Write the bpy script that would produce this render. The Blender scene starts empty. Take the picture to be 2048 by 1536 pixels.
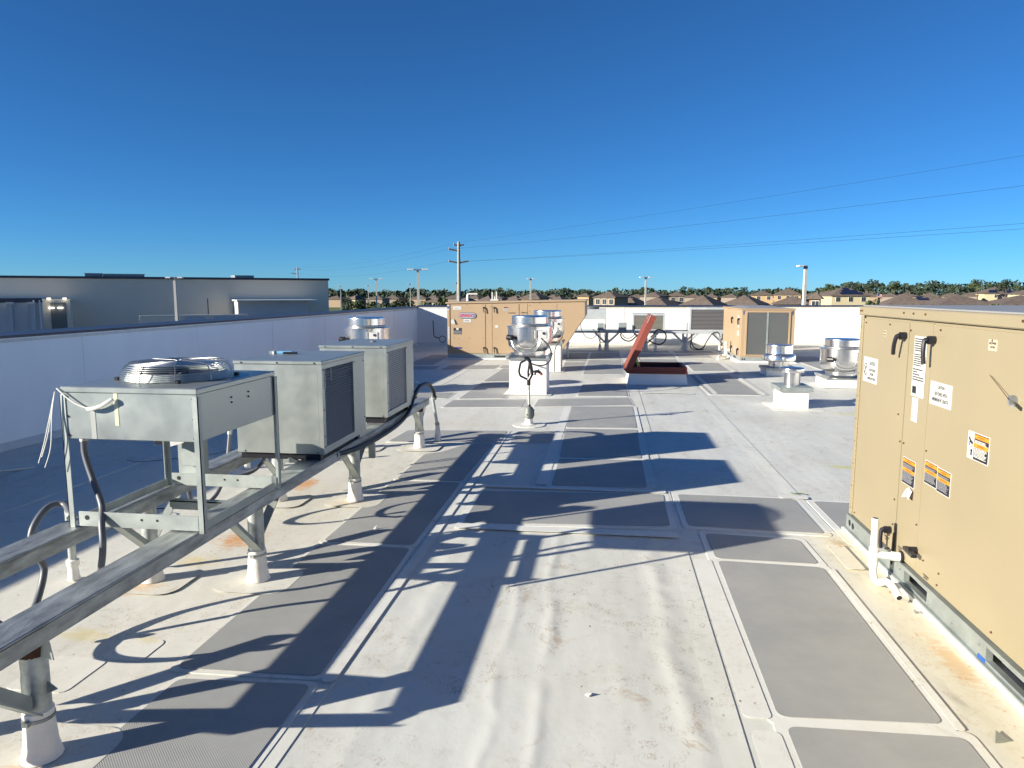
import bpy, bmesh, math, random
from mathutils import Vector, Matrix
random.seed(7)
R = math.radians
S = bpy.context.scene
C = S.collection

# ------------------------------------------------------------------ camera, sky, sun, exposure
EYE = 1.65
SUN_EL, SUN_AZ = 18.6, 31.0          # sunlight travels towards (cos az, sin az), falling at SUN_EL
cam = bpy.data.cameras.new('camera'); cam.sensor_width = 36; cam.lens = 1420 / 2048 * 36
cam.clip_start = .05; cam.clip_end = 5000
co = bpy.data.objects.new('camera', cam); C.objects.link(co); S.camera = co
co.matrix_world = Matrix(((.99103636, -.01707527, .13249665, 0), (.13359239, .12667051, -.98290776, 0),
                          (0, .99179787, .1278162, EYE), (0, 0, 0, 1)))
W = bpy.data.worlds.new('World'); S.world = W; W.use_nodes = True
wn = W.node_tree.nodes; wl = W.node_tree.links
sky = wn.new('ShaderNodeTexSky'); sky.sky_type = 'NISHITA'; sky.sun_disc = False
sky.sun_elevation = R(SUN_EL); sky.sun_rotation = R((90 - SUN_AZ + 180) % 360)
sky.air_density = 0.7; sky.dust_density = 0.0; sky.ozone_density = 10.0; sky.altitude = 0
tint = wn.new('ShaderNodeMix'); tint.data_type = 'RGBA'; tint.blend_type = 'MULTIPLY'; tint.inputs[0].default_value = 1; tint.inputs[7].default_value = (.80, 1.02, .96, 1)
wl.new(sky.outputs[0], tint.inputs[6]); wl.new(tint.outputs[2], wn['Background'].inputs[0]); wn['Background'].inputs[1].default_value = 0.062
sl = bpy.data.lights.new('sun', 'SUN'); sl.energy = 5.0; sl.angle = R(.5); sl.color = (1, .92, .77)
so = bpy.data.objects.new('sun', sl); C.objects.link(so)
TOSUN = Vector((-math.cos(R(SUN_AZ)) * math.cos(R(SUN_EL)), -math.sin(R(SUN_AZ)) * math.cos(R(SUN_EL)), math.sin(R(SUN_EL))))
so.rotation_euler = TOSUN.to_track_quat('Z', 'Y').to_euler(); so.location = (-20, -20, 30)
S.view_settings.view_transform = 'Standard'; S.view_settings.look = 'None'
S.view_settings.exposure = 1.12; S.view_settings.gamma = 1
try: S.view_settings.use_curve_mapping = False
except Exception: pass
S.cycles.max_bounces = 8; S.cycles.use_denoising = True

GZ = -5.15                            # ground level below the roof deck (z = 0)

# ------------------------------------------------------------------ materials
MATS = {}
def nodes(m): return m.node_tree.nodes, m.node_tree.links
def mat(name, col, rough=.6, metal=0, spec=.5, var=0, vscale=3, bump=0, bscale=40, stretch=(1, 1, 1), emit=None, dark=.6):
    m = bpy.data.materials.new(name); m.use_nodes = True; MATS[name] = m
    n, l = nodes(m); b = n['Principled BSDF']
    b.inputs['Base Color'].default_value = (*col, 1); b.inputs['Roughness'].default_value = rough
    b.inputs['Metallic'].default_value = metal; b.inputs['Specular IOR Level'].default_value = spec
    if emit:
        b.inputs['Emission Color'].default_value = (*col, 1); b.inputs['Emission Strength'].default_value = emit
    if var or bump:
        tc = n.new('ShaderNodeTexCoord'); mp = n.new('ShaderNodeMapping'); mp.inputs['Scale'].default_value = stretch
        l.new(tc.outputs['Object'], mp.inputs['Vector'])
    if var:
        nz = n.new('ShaderNodeTexNoise'); nz.inputs['Scale'].default_value = vscale; nz.inputs['Detail'].default_value = 6
        nz.inputs['Roughness'].default_value = .6
        l.new(mp.outputs[0], nz.inputs['Vector'])
        cr = n.new('ShaderNodeMapRange'); cr.inputs[1].default_value = .32; cr.inputs[2].default_value = .68
        l.new(nz.outputs[0], cr.inputs[0])
        mx = n.new('ShaderNodeMix'); mx.data_type = 'RGBA'
        mx.inputs[6].default_value = (*[c * (1 - var) for c in col], 1); mx.inputs[7].default_value = (*[min(1, c * (1 + var * dark)) for c in col], 1)
        l.new(cr.outputs[0], mx.inputs[0]); l.new(mx.outputs[2], b.inputs['Base Color'])
        rr = n.new('ShaderNodeMapRange'); rr.inputs[3].default_value = max(.05, rough - .1); rr.inputs[4].default_value = min(1, rough + .12)
        l.new(nz.outputs[0], rr.inputs[0]); l.new(rr.outputs[0], b.inputs['Roughness'])
    if bump:
        n2 = n.new('ShaderNodeTexNoise'); n2.inputs['Scale'].default_value = bscale; n2.inputs['Detail'].default_value = 4
        l.new(mp.outputs[0], n2.inputs['Vector'])
        bp = n.new('ShaderNodeBump'); bp.inputs['Strength'].default_value = bump; bp.inputs['Distance'].default_value = .01
        l.new(n2.outputs[0], bp.inputs['Height']); l.new(bp.outputs[0], b.inputs['Normal'])
    return m

GALV = mat('galvanised_sheet', (.385, .42, .41), .38, .75, var=.05, vscale=7, bump=.10, bscale=2.5)
GALVD = mat('weathered_galvanised_steel', (.38, .405, .405), .5, .7, var=.45, vscale=7, bump=.25, bscale=50, stretch=(3, .8, 3))
GALVP = mat('galvanised_pipe', (.46, .50, .49), .48, .65, var=.35, vscale=14, bump=.2, bscale=60)
GREYSH = mat('grey_angle_steel', (.36, .40, .39), .5, .6, var=.15, vscale=8)
ALU = mat('spun_aluminium', (.76, .75, .73), .21, .96, var=.10, vscale=4, bump=.06, bscale=6, stretch=(1, 1, .25))
ALUD = mat('dull_aluminium', (.66, .66, .65), .36, 1, var=.12, vscale=6)
WIREM = mat('chromed_wire', (.40, .41, .41), .35, .9)
DARK = mat('dark_void', (.012, .012, .014), .8)
LOUV = mat('dark_louver', (.20, .20, .21), .5, .4)
BLACKP = mat('black_plastic', (.012, .012, .018), .35)
TAN = mat('tan_enamel', (.285, .240, .155), .38, 0, .4, var=.05, vscale=1.2, bump=.30, bscale=2.6)
TANF = mat('tan_enamel_far', (.37, .268, .168), .5, 0, .4, var=.03, vscale=2)
TANTOP = mat('grey_tan_lid', (.27, .27, .27), .5, 0, var=.05)
WHITEL = mat('white_label', (.50, .50, .48), .45)
INK = mat('black_ink', (.02, .02, .025), .5)
ORANGE = mat('orange_print', (.80, .24, .02), .5)
GREYINK = mat('grey_print', (.28, .29, .31), .5)
REDINK = mat('red_print', (.50, .01, .03), .4)
BLUEINK = mat('blue_print', (.03, .05, .20), .4)
BADGE = mat('silver_badge', (.55, .54, .57), .3, .6)
PVC = mat('white_pvc', (.80, .79, .74), .35, 0, var=.04, vscale=10)
PIPEBOOT = mat('pipe_boot_membrane', (.78, .76, .71), .5, 0, var=.10, vscale=8, bump=.5, bscale=18)
CURBW = mat('curb_membrane', (.80, .79, .76), .5, 0, var=.05, vscale=3, bump=.35, bscale=7)
RUST = mat('rust', (.10, .045, .025), .85, .2, var=.5, vscale=20, bump=.5, bscale=60)
REDP = mat('red_oxide_paint', (.20, .045, .030), .6, 0, var=.10, vscale=5)
REDD = mat('dark_red_oxide_paint', (.16, .035, .025), .65, 0, var=.15, vscale=5)
YEL = mat('yellow_green_paint', (.45, .48, .12), .5)
CONDUIT = mat('grey_flex_conduit', (.10, .11, .13), .45, .1)
RUBBER = mat('black_rubber', (.014, .014, .016), .5)
ROPE = mat('white_rope', (.72, .72, .66), .8)
IRON = mat('cast_zinc_cover', (.20, .22, .21), .6, .5, var=.4, vscale=14, bump=.4, bscale=30)
BLUEP = mat('light_blue_plastic', (.12, .30, .50), .4)
GREYBOX = mat('grey_enamel_box', (.24, .28, .30), .45)
LIGHTBOX = mat('pale_grey_box', (.50, .50, .50), .45)
COIL = mat('coil_fins', (.10, .11, .115), .5, .4, var=.2, vscale=60)
COPING = mat('dark_coping_metal', (.045, .05, .075), .4, .5)
CONC = mat('lamp_concrete', (.55, .54, .50), .7, var=.1, vscale=2)
POLEST = mat('weathered_pole_steel', (.30, .29, .25), .7, var=.15, vscale=1)
LHEAD = mat('lamp_head', (.62, .62, .60), .4)
ROOFS = mat('brown_shingles', (.125, .098, .082), .9, 0, var=.28, vscale=.9, bump=.4, bscale=3)
SOLAR = mat('solar_glass', (.012, .016, .04), .2)
GLASS = mat('window_glass', (.03, .04, .045), .12)
TRIM = mat('white_trim', (.70, .68, .63), .6)
WALLS = [mat('stucco_tan', (.29, .215, .15), .85, var=.06), mat('stucco_pink', (.33, .22, .165), .85, var=.06),
         mat('stucco_cream', (.52, .45, .29), .85, var=.05), mat('stucco_orange', (.43, .30, .17), .85, var=.05),
         mat('stucco_greige', (.24, .20, .17), .85, var=.06)]
BWALL = mat('store_stucco', (.70, .63, .52), .85, var=.05, vscale=.2)
BWALL2 = mat('store_panel', (.46, .48, .49), .7, var=.04, vscale=.3)
LEAF = [mat('leaves_dark', (.026, .044, .024), .75, var=.5, vscale=.6, dark=1.2), mat('leaves_mid', (.055, .080, .028), .75, var=.45, vscale=.8, dark=1.2)]
BARK = mat('bark', (.10, .08, .06), .9, var=.3)
GRASS = mat('grass_ground', (.07, .10, .03), .95, var=.4, vscale=.05)
ASPH = mat('asphalt', (.055, .055, .058), .9, var=.2, vscale=.4)
LIT = mat('lit_lamp', (1, .93, .78), .5, emit=2.2)

# --- membrane and pads
def math_node(n, l, op, a, b=None, c=None):
    q = n.new('ShaderNodeMath'); q.operation = op
    for i, v in enumerate((a, b, c)):
        if v is None: continue
        if isinstance(v, (int, float)): q.inputs[i].default_value = v
        else: l.new(v, q.inputs[i])
    return q.outputs[0]
def make_membrane(name, base=(.635, .65, .62), folds=True, dirt=1.0):
    m = bpy.data.materials.new(name); m.use_nodes = True
    n, l = nodes(m); b = n['Principled BSDF']; b.inputs['Roughness'].default_value = .55
    b.inputs['Specular IOR Level'].default_value = .35
    tc = n.new('ShaderNodeTexCoord'); P = tc.outputs['Object']
    sx = n.new('ShaderNodeSeparateXYZ'); l.new(P, sx.inputs[0]); X, Y = sx.outputs[0], sx.outputs[1]
    M = lambda *a: math_node(n, l, *a)
    def noise(scale, detail=4, rough=.55, st=(1, 1, 1), dist=0, off=(0, 0, 0)):
        mp = n.new('ShaderNodeMapping'); mp.inputs['Scale'].default_value = st; mp.inputs['Location'].default_value = off
        l.new(P, mp.inputs[0]); q = n.new('ShaderNodeTexNoise'); q.inputs['Scale'].default_value = scale
        q.inputs['Detail'].default_value = detail; q.inputs['Roughness'].default_value = rough; q.inputs['Distortion'].default_value = dist
        l.new(mp.outputs[0], q.inputs['Vector']); return q.outputs[0]
    def step(v, a, b_):
        q = n.new('ShaderNodeMapRange'); q.interpolation_type = 'SMOOTHSTEP'
        q.inputs[1].default_value = a; q.inputs[2].default_value = b_; l.new(v, q.inputs[0]); return q.outputs[0]
    def mix(f, a, col):
        q = n.new('ShaderNodeMix'); q.data_type = 'RGBA'
        if isinstance(f, (int, float)): q.inputs[0].default_value = f
        else: l.new(f, q.inputs[0])
        if isinstance(a, tuple): q.inputs[6].default_value = (*a, 1)
        else: l.new(a, q.inputs[6])
        q.inputs[7].default_value = (*col, 1); return q.outputs[2]
    c = mix(step(noise(.45, 5), .35, .7), base, (base[0] * .90, base[1] * .89, base[2] * .86))
    c = mix(M('MULTIPLY', step(noise(1.3, 6, .65), .5, .72), .5 * dirt), c, (.56, .53, .45))
    c = mix(M('MULTIPLY', step(noise(5, 6, .7, off=(3, 1, 0)), .52, .75), .35 * dirt), c, (.50, .46, .38))
    # scuffs: thin squiggly marks
    for sc, off, w, thr in ((9, (0, 0, 0), .012, .54), (16, (5, 2, 0), .016, .52), (28, (1, 7, 0), .03, .52), (46, (4, 4, 0), .05, .52)):
        q = noise(sc, 2, .5, (1, .55, 1), 1.5, off)
        line = M('SUBTRACT', 1, step(M('ABSOLUTE', M('SUBTRACT', q, .5)), 0, w))
        line = M('MULTIPLY', line, step(noise(sc * .3, 3, .6, off=(9, 9, 0)), thr, thr + .1))
        line = M('MULTIPLY', line, step(noise(1.7, 3, .6, off=(4, 9, 0)), .40, .58))
        c = mix(M('MULTIPLY', line, .6 * dirt), c, (.30, .22, .15))
    # brown smudges
    sm = M('MULTIPLY', step(noise(6.5, 5, .75, (1, .7, 1), .6, (2, 2, 0)), .56, .72), step(noise(1.1, 2), .40, .6))
    c = mix(M('MULTIPLY', sm, .7 * dirt), c, (.38, .27, .16))
    # specks
    vo = n.new('ShaderNodeTexVoronoi'); vo.inputs['Scale'].default_value = 14
    mp = n.new('ShaderNodeMapping'); mp.inputs['Scale'].default_value = (1, .6, 1); l.new(P, mp.inputs[0]); l.new(mp.outputs[0], vo.inputs['Vector'])
    sp = M('SUBTRACT', 1, step(vo.outputs['Distance'], .05, .10))
    sp = M('MULTIPLY', sp, step(noise(2.1, 3, .6, off=(7, 3, 0)), .48, .58))
    c = mix(M('MULTIPLY', sp, .8), c, (.20, .13, .09))
    # rust stains with their own place
    rn = noise(16, 6, .75, (.7, 1.6, 1), .8)
    def blob(cx, cy, rx, ry):
        dx = M('DIVIDE', M('SUBTRACT', X, cx), rx); dy = M('DIVIDE', M('SUBTRACT', Y, cy), ry)
        return M('SUBTRACT', 1, M('SQRT', M('ADD', M('MULTIPLY', dx, dx), M('MULTIPLY', dy, dy))))
    for cx, cy, rx, ry, col, s in ((-2.42, 4.33, .24, .26, (.56, .23, .03), 1.1), (-2.58, 5.72, .16, .32, (.56, .23, .03), 1.05),
                                   (-2.50, 3.92, .22, .16, (.62, .47, .10), .6), (-2.50, 2.96, .22, .10, (.62, .50, .12), .6), (-2.15, 2.95, .10, .06, (.60, .50, .14), .5),
                                   (-2.58, 3.50, .20, .14, (.55, .30, .10), .7), (-1.95, 1.98, .2, .14, (.55, .30, .10), .6),
                                   (1.55, 4.77, .10, .12, (.30, .17, .09), .9), (2.3, 6.97, .35, .10, (.55, .55, .12), .8), (3.35, 10.1, .5, .2, (.60, .60, .22), .6),
                                   (1.57, 3.25, .10, .45, (.50, .22, .05), .8), (-2.0, 5.2, .22, .16, (.55, .40, .2), .5), (2.5, 11.1, .3, .2, (.55, .36, .18), .5)):
        f = M('MULTIPLY', step(M('ADD', blob(cx, cy, rx, ry), M('MULTIPLY', M('SUBTRACT', rn, .5), 2.4)), .15, .9), s * .9)
        f = M('MULTIPLY', f, step(blob(cx, cy, rx * 1.6, ry * 1.6), 0, .3))
        c = mix(f, c, col)
    # yellowed strip with rust spots along the big unit, and along the far wall
    band = M('MULTIPLY', step(X, 1.30, 1.52), M('SUBTRACT', 1, step(Y, 4.9, 5.1)))
    c = mix(M('MULTIPLY', band, .45), c, (.70, .60, .36))
    rs = M('MULTIPLY', band, step(noise(22, 5, .7, (1, .8, 1), .5), .60, .68))
    c = mix(M('MULTIPLY', rs, .85), c, (.50, .22, .04))
    lft = M('MULTIPLY', M('SUBTRACT', 1, step(X, -1.7, -1.3)), M('SUBTRACT', 1, step(Y, 8, 12)))
    c = mix(M('MULTIPLY', lft, .22), c, (.72, .64, .50))
    rs2 = M('MULTIPLY', lft, step(noise(26, 4, .7, (1, .7, 1), .5, (8, 1, 0)), .64, .70))
    c = mix(M('MULTIPLY', rs2, .6), c, (.52, .30, .14))
    far = M('MULTIPLY', step(Y, 19.3, 21.2), step(X, -3, 0))
    dn = M('MULTIPLY', far, step(noise(1.3, 6, .7, (.35, 2.5, 1)), .42, .62))
    c = mix(M('MULTIPLY', dn, .75), c, (.40, .30, .20))
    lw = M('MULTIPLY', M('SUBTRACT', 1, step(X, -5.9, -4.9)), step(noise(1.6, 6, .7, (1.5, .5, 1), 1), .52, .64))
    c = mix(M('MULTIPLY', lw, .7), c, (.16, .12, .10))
    l.new(c, b.inputs['Base Color'])
    # relief: folds parallel to the seams, broad undulation, crinkle
    h = M('MULTIPLY', noise(1.1, 3, .5, (1.6, .45, 1)), .020 if folds else .006)
    h = M('ADD', h, M('MULTIPLY', noise(7, 4, .5), .0022))
    h = M('ADD', h, M('MULTIPLY', noise(60, 3, .5), .0003))
    wob = M('MULTIPLY', M('SUBTRACT', noise(.9, 3), .5), .20)
    if folds:
        near = M('SUBTRACT', 1, step(Y, 4.2, 5.2))
        for x0, wd, am in ((-.46, .03, .0022), (-.27, .035, .004), (.33, .05, .0055), (-.92, .05, .003)):
            t = M('DIVIDE', M('ADD', M('SUBTRACT', X, x0), M('ADD', wob, M('MULTIPLY', M('SUBTRACT', Y, 3.2), .03))), wd)
            g = M('POWER', 2.718, M('MULTIPLY', M('MULTIPLY', t, t), -1))
            g = M('MULTIPLY', g, M('MULTIPLY', near, step(noise(1.9, 2, off=(x0 * 7, 0, 0)), .32, .55)))
            h = M('ADD', h, M('MULTIPLY', g, am))
        t = M('DIVIDE', M('SUBTRACT', X, 1.5), .10); g = M('POWER', 2.718, M('MULTIPLY', M('MULTIPLY', t, t), -1))
        h = M('ADD', h, M('MULTIPLY', M('MULTIPLY', g, near), M('MULTIPLY', .016, step(noise(1.6, 2, off=(5, 5, 0)), .45, .6))))
    bp = n.new('ShaderNodeBump'); bp.inputs['Strength'].default_value = 1; bp.inputs['Distance'].default_value = 1
    l.new(h, bp.inputs['Height']); l.new(bp.outputs[0], b.inputs['Normal'])
    return m
TPO = make_membrane('white_roof_membrane')
TPO2 = make_membrane('white_cover_strip', (.70, .71, .685), False, .5)

def make_pad():
    m = bpy.data.materials.new('ribbed_grey_walkway_pad'); m.use_nodes = True; n, l = nodes(m); b = n['Principled BSDF']
    b.inputs['Roughness'].default_value = .6
    tc = n.new('ShaderNodeTexCoord')
    nz = n.new('ShaderNodeTexNoise'); nz.inputs['Scale'].default_value = 1.4; nz.inputs['Detail'].default_value = 8; nz.inputs['Roughness'].default_value = .7
    l.new(tc.outputs['Object'], nz.inputs[0])
    cr = n.new('ShaderNodeValToRGB'); cr.color_ramp.elements[0].position = .35; cr.color_ramp.elements[0].color = (.30, .31, .305, 1)
    cr.color_ramp.elements[1].position = .7; cr.color_ramp.elements[1].color = (.40, .40, .385, 1)
    l.new(nz.outputs[0], cr.inputs[0])
    n2 = n.new('ShaderNodeTexNoise'); n2.inputs['Scale'].default_value = 130; n2.inputs['Detail'].default_value = 2; l.new(tc.outputs['Object'], n2.inputs[0])
    mx = n.new('ShaderNodeMix'); mx.data_type = 'RGBA'; mx.blend_type = 'MULTIPLY'; mx.inputs[0].default_value = .5
    l.new(cr.outputs[0], mx.inputs[6]); l.new(n2.outputs[0], mx.inputs[7])
    wv = n.new('ShaderNodeTexWave'); wv.bands_direction = 'DIAGONAL'; wv.inputs['Scale'].default_value = 60; wv.wave_profile = 'SIN'
    l.new(tc.outputs['Object'], wv.inputs[0])
    n4 = n.new('ShaderNodeTexNoise'); n4.inputs['Scale'].default_value = 5.5; n4.inputs['Detail'].default_value = 7; n4.inputs['Roughness'].default_value = .72; n4.inputs['Distortion'].default_value = .8
    l.new(tc.outputs['Object'], n4.inputs[0])
    r4 = n.new('ShaderNodeMapRange'); r4.interpolation_type = 'SMOOTHSTEP'; r4.inputs[1].default_value = .54; r4.inputs[2].default_value = .74; r4.inputs[4].default_value = .45; l.new(n4.outputs[0], r4.inputs[0])
    m4 = n.new('ShaderNodeMix'); m4.data_type = 'RGBA'; m4.inputs[7].default_value = (.40, .37, .31, 1); l.new(r4.outputs[0], m4.inputs[0]); l.new(cr.outputs[0], m4.inputs[6])
    m3 = n.new('ShaderNodeMix'); m3.data_type = 'RGBA'; m3.inputs[7].default_value = (.16, .16, .17, 1)
    mr = n.new('ShaderNodeMath'); mr.operation = 'MULTIPLY'; mr.inputs[1].default_value = .26; l.new(wv.outputs['Fac'], mr.inputs[0])
    l.new(mr.outputs[0], m3.inputs[0]); l.new(m4.outputs[2], m3.inputs[6]); l.new(m3.outputs[2], b.inputs['Base Color'])
    bp = n.new('ShaderNodeBump'); bp.inputs['Strength'].default_value = .35; bp.inputs['Distance'].default_value = .0012
    l.new(wv.outputs['Fac'], bp.inputs['Height']); l.new(bp.outputs[0], b.inputs['Normal'])
    return m
PAD = make_pad()

# ------------------------------------------------------------------ mesh helpers
class MB:
    """collects shapes, builds ONE mesh object"""
    def __init__(s): s.b = bmesh.new()
    def _add(s, vs, fs):
        v = [s.b.verts.new(p) for p in vs]; out = []
        for f in fs:
            try: out.append(s.b.faces.new([v[i] for i in f]))
            except ValueError: pass
        return v, out
    def box(s, x0, x1, y0, y1, z0, z1, bev=0):
        v, f = s._add([(x0, y0, z0), (x1, y0, z0), (x1, y1, z0), (x0, y1, z0), (x0, y0, z1), (x1, y0, z1), (x1, y1, z1), (x0, y1, z1)],
                      [(3, 2, 1, 0), (4, 5, 6, 7), (0, 1, 5, 4), (1, 2, 6, 5), (2, 3, 7, 6), (3, 0, 4, 7)])
        if bev:
            es = list({e for x in f for e in x.edges})
            bmesh.ops.bevel(s.b, geom=es, offset=bev, segments=1, profile=.5, affect='EDGES')
        return s
    def hexa(s, p):   # 8 points, bottom 4 then top 4
        s._add(p, [(3, 2, 1, 0), (4, 5, 6, 7), (0, 1, 5, 4), (1, 2, 6, 5), (2, 3, 7, 6), (3, 0, 4, 7)]); return s
    def bar(s, p0, p1, w, h, up=(0, 0, 1), roll=0):
        p0, p1 = Vector(p0), Vector(p1); d = (p1 - p0).normalized(); u = Vector(up)
        a = d.cross(u)
        if a.length < 1e-4: a = d.cross(Vector((1, 0, 0)))
        a.normalize(); c = a.cross(d).normalized()
        a, c = a * w / 2, c * h / 2
        s.hexa([p0 - a - c, p0 + a - c, p1 + a - c, p1 - a - c, p0 - a + c, p0 + a + c, p1 + a + c, p1 - a + c]); return s
    def angle(s, p0, p1, w, t, ud, vd):   # L profile: legs along ud and vd
        p0, p1, ud, vd = Vector(p0), Vector(p1), Vector(ud).normalized(), Vector(vd).normalized()
        def pl(a, b_):
            a, b_ = Vector(a), Vector(b_)
            q = [p0, p0 + a, p0 + a + b_, p0 + b_]; r = [x + (p1 - p0) for x in q]; s.hexa(q + r)
        pl(ud * w, vd * t); pl(ud * t, vd * w); return s
    def cyl(s, p0, p1, r0, r1=None, n=16, cap=True):
        r1 = r0 if r1 is None else r1; p0, p1 = Vector(p0), Vector(p1); d = (p1 - p0).normalized()
        a = d.orthogonal().normalized(); c = d.cross(a)
        A = [p0 + (a * math.cos(t) + c * math.sin(t)) * r0 for t in [2 * math.pi * i / n for i in range(n)]]
        B = [p1 + (a * math.cos(t) + c * math.sin(t)) * r1 for t in [2 * math.pi * i / n for i in range(n)]]
        fs = [(i, (i + 1) % n, n + (i + 1) % n, n + i) for i in range(n)]
        if cap: fs += [tuple(range(n - 1, -1, -1)), tuple(range(n, 2 * n))]
        s._add(A + B, fs); return s
    def tube(s, pts, r, n=10, closed=False, smooth=4):
        P = [Vector(p) for p in pts]
        if smooth > 1 and len(P) > 2:
            Q = []; m = len(P); rng = m if closed else m - 1
            for i in range(rng):
                p0 = P[(i - 1) % m] if closed or i > 0 else P[0]; p1 = P[i]; p2 = P[(i + 1) % m]
                p3 = P[(i + 2) % m] if closed or i + 2 < m else P[-1]
                for k in range(smooth):
                    t = k / smooth
                    Q.append(.5 * ((2 * p1) + (-p0 + p2) * t + (2 * p0 - 5 * p1 + 4 * p2 - p3) * t * t + (-p0 + 3 * p1 - 3 * p2 + p3) * t ** 3))
            if not closed: Q.append(P[-1])
            P = Q
        m = len(P); vs = []; a = None
        for i in range(m):
            q0 = P[(i - 1) % m] if closed or i > 0 else P[0]; q1 = P[(i + 1) % m] if closed or i < m - 1 else P[-1]
            d = (q1 - q0).normalized()
            if a is None: a = d.orthogonal().normalized()
            else:
                a = a - d * a.dot(d)
                a = a.normalized() if a.length > 1e-5 else d.orthogonal().normalized()
            c = d.cross(a)
            for k in range(n):
                t = 2 * math.pi * k / n; vs.append(P[i] + (a * math.cos(t) + c * math.sin(t)) * r)
        fs = []
        for i in range(m if closed else m - 1):
            j = (i + 1) % m
            for k in range(n): fs.append((i * n + k, i * n + (k + 1) % n, j * n + (k + 1) % n, j * n + k))
        if not closed: fs += [tuple(range(n - 1, -1, -1)), tuple(range((m - 1) * n, m * n))]
        s._add(vs, fs); return s
    def lathe(s, prof, c=(0, 0, 0), n=48):
        c = Vector(c); vs = []
        for r, z in prof:
            for k in range(n):
                t = 2 * math.pi * k / n; vs.append(c + Vector((r * math.cos(t), r * math.sin(t), z)))
        m = len(prof); fs = [(i * n + k, i * n + (k + 1) % n, (i + 1) * n + (k + 1) % n, (i + 1) * n + k) for i in range(m - 1) for k in range(n)]
        if prof[0][0] > 1e-4: fs.append(tuple(range(n - 1, -1, -1)))
        if prof[-1][0] > 1e-4: fs.append(tuple(range((m - 1) * n, m * n)))
        s._add(vs, fs); bmesh.ops.remove_doubles(s.b, verts=s.b.verts, dist=1e-6); return s
    def prism(s, poly, z0, z1):
        n = len(poly); s._add([(x, y, z0) for x, y in poly] + [(x, y, z1) for x, y in poly],
                              [tuple(range(n - 1, -1, -1)), tuple(range(n, 2 * n))] + [(i, (i + 1) % n, n + (i + 1) % n, n + i) for i in range(n)]); return s
    def faces(s, vs, fs): s._add(vs, fs); return s
    def prismy(s, poly, y0, y1):   # polygon in XZ pulled along Y
        n = len(poly); s._add([(x, y0, z) for x, z in poly] + [(x, y1, z) for x, z in poly],
                              [tuple(range(n)), tuple(range(2 * n - 1, n - 1, -1))] + [(i, n + i, n + (i + 1) % n, (i + 1) % n) for i in range(n)]); return s
    def mesh(s, name, m, smooth=True, ang=35):
        bmesh.ops.recalc_face_normals(s.b, faces=s.b.faces)
        me = bpy.data.meshes.new(name); s.b.to_mesh(me); s.b.free()
        for mm in (m if isinstance(m, (list, tuple)) else [m]): me.materials.append(mm)
        if smooth and len(me.polygons):
            me.polygons.foreach_set('use_smooth', [True] * len(me.polygons))
            me.set_sharp_from_angle(angle=R(ang))
        return me
    def build(s, name, m, parent=None, smooth=True, ang=35):
        """parts of a thing: points given in the scene's coordinates when the thing is unrotated"""
        if parent is not None:
            r = parent
            while r.parent: r = r.parent
            if r.get('_local') is None:
                bmesh.ops.translate(s.b, verts=s.b.verts, vec=-Vector(r.location))
        o = bpy.data.objects.new(name, s.mesh(name, m, smooth, ang)); C.objects.link(o)
        if parent is not None: o.parent = parent
        return o

def link(name, me, parent, loc=(0, 0, 0), rot=None):
    o = bpy.data.objects.new(name, me); C.objects.link(o); o.parent = parent; o.location = loc
    if rot: o.rotation_euler = rot
    return o
def tag(o, label, cat, group=None):
    o['label'] = label; o['category'] = cat
    if group: o['group'] = group
    return o
def thing(name, loc, label, cat, group=None, rz=0, local=False):
    o = bpy.data.objects.new(name, None); C.objects.link(o); o.location = loc; o.rotation_euler = (0, 0, rz)
    o.empty_display_size = .2
    if local: o['_local'] = 1
    return tag(o, label, cat, group)
def struct(o): o['kind'] = 'structure'; return o
def stuff(o): o['kind'] = 'stuff'; return o
def tree_copy(src, loc, label, rz=None):
    r = src.copy(); C.objects.link(r); r.location = loc; r['label'] = label
    if rz is not None: r.rotation_euler = (0, 0, rz)
    for ch in list(src.children):
        c = ch.copy(); C.objects.link(c); c.parent = r
        for g in list(ch.children):
            d = g.copy(); C.objects.link(d); d.parent = c
    return r

# lettering laid on a plane: u to the right, v up
TXT = {}
def text_geo(s_, size, shear=0, bold=0):
    k = (s_, size, shear, bold)
    if k not in TXT:
        cu = bpy.data.curves.new('lettering', 'FONT'); cu.body = s_; cu.size = size; cu.shear = shear; cu.offset = bold; cu.resolution_u = 2
        cu.align_x = 'CENTER'; cu.align_y = 'CENTER'
        o = bpy.data.objects.new('tmp', cu); C.objects.link(o); me = bpy.data.meshes.new_from_object(o)
        TXT[k] = ([tuple(v.co) for v in me.vertices], [tuple(p.vertices) for p in me.polygons])
        bpy.data.objects.remove(o); bpy.data.meshes.remove(me)
    return TXT[k]
class Face:
    """a plane for labels: origin o, right vector u, up vector v, outward n"""
    def __init__(s, o, u, n): s.o, s.u, s.n, s.v = Vector(o), Vector(u), Vector(n), Vector((0, 0, 1))
    def p(s, a, b, d=0): return s.o + s.u * a + s.v * b + s.n * d
    def rect(s, mb, a0, a1, b0, b1, d0, d1):
        mb.hexa([s.p(a0, b0, d0), s.p(a1, b0, d0), s.p(a1, b1, d0), s.p(a0, b1, d0), s.p(a0, b0, d1), s.p(a1, b0, d1), s.p(a1, b1, d1), s.p(a0, b1, d1)])
    def text(s, mb, t, size, a, b, d, shear=0, bold=0, sx=1):
        vs, fs = text_geo(t, size, shear, bold); mb.faces([s.p(a + x * sx, b + y, d) for x, y, z in vs], fs)

def screws(face, pts, r, parent, m=None):
    mb = MB()
    for a, b in pts:
        p = face.p(a, b, 0); mb.cyl(p, p + face.n * .006, r, r * .7, 8)
    return stuff(mb.build('screws', m or GALVD, parent))

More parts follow.
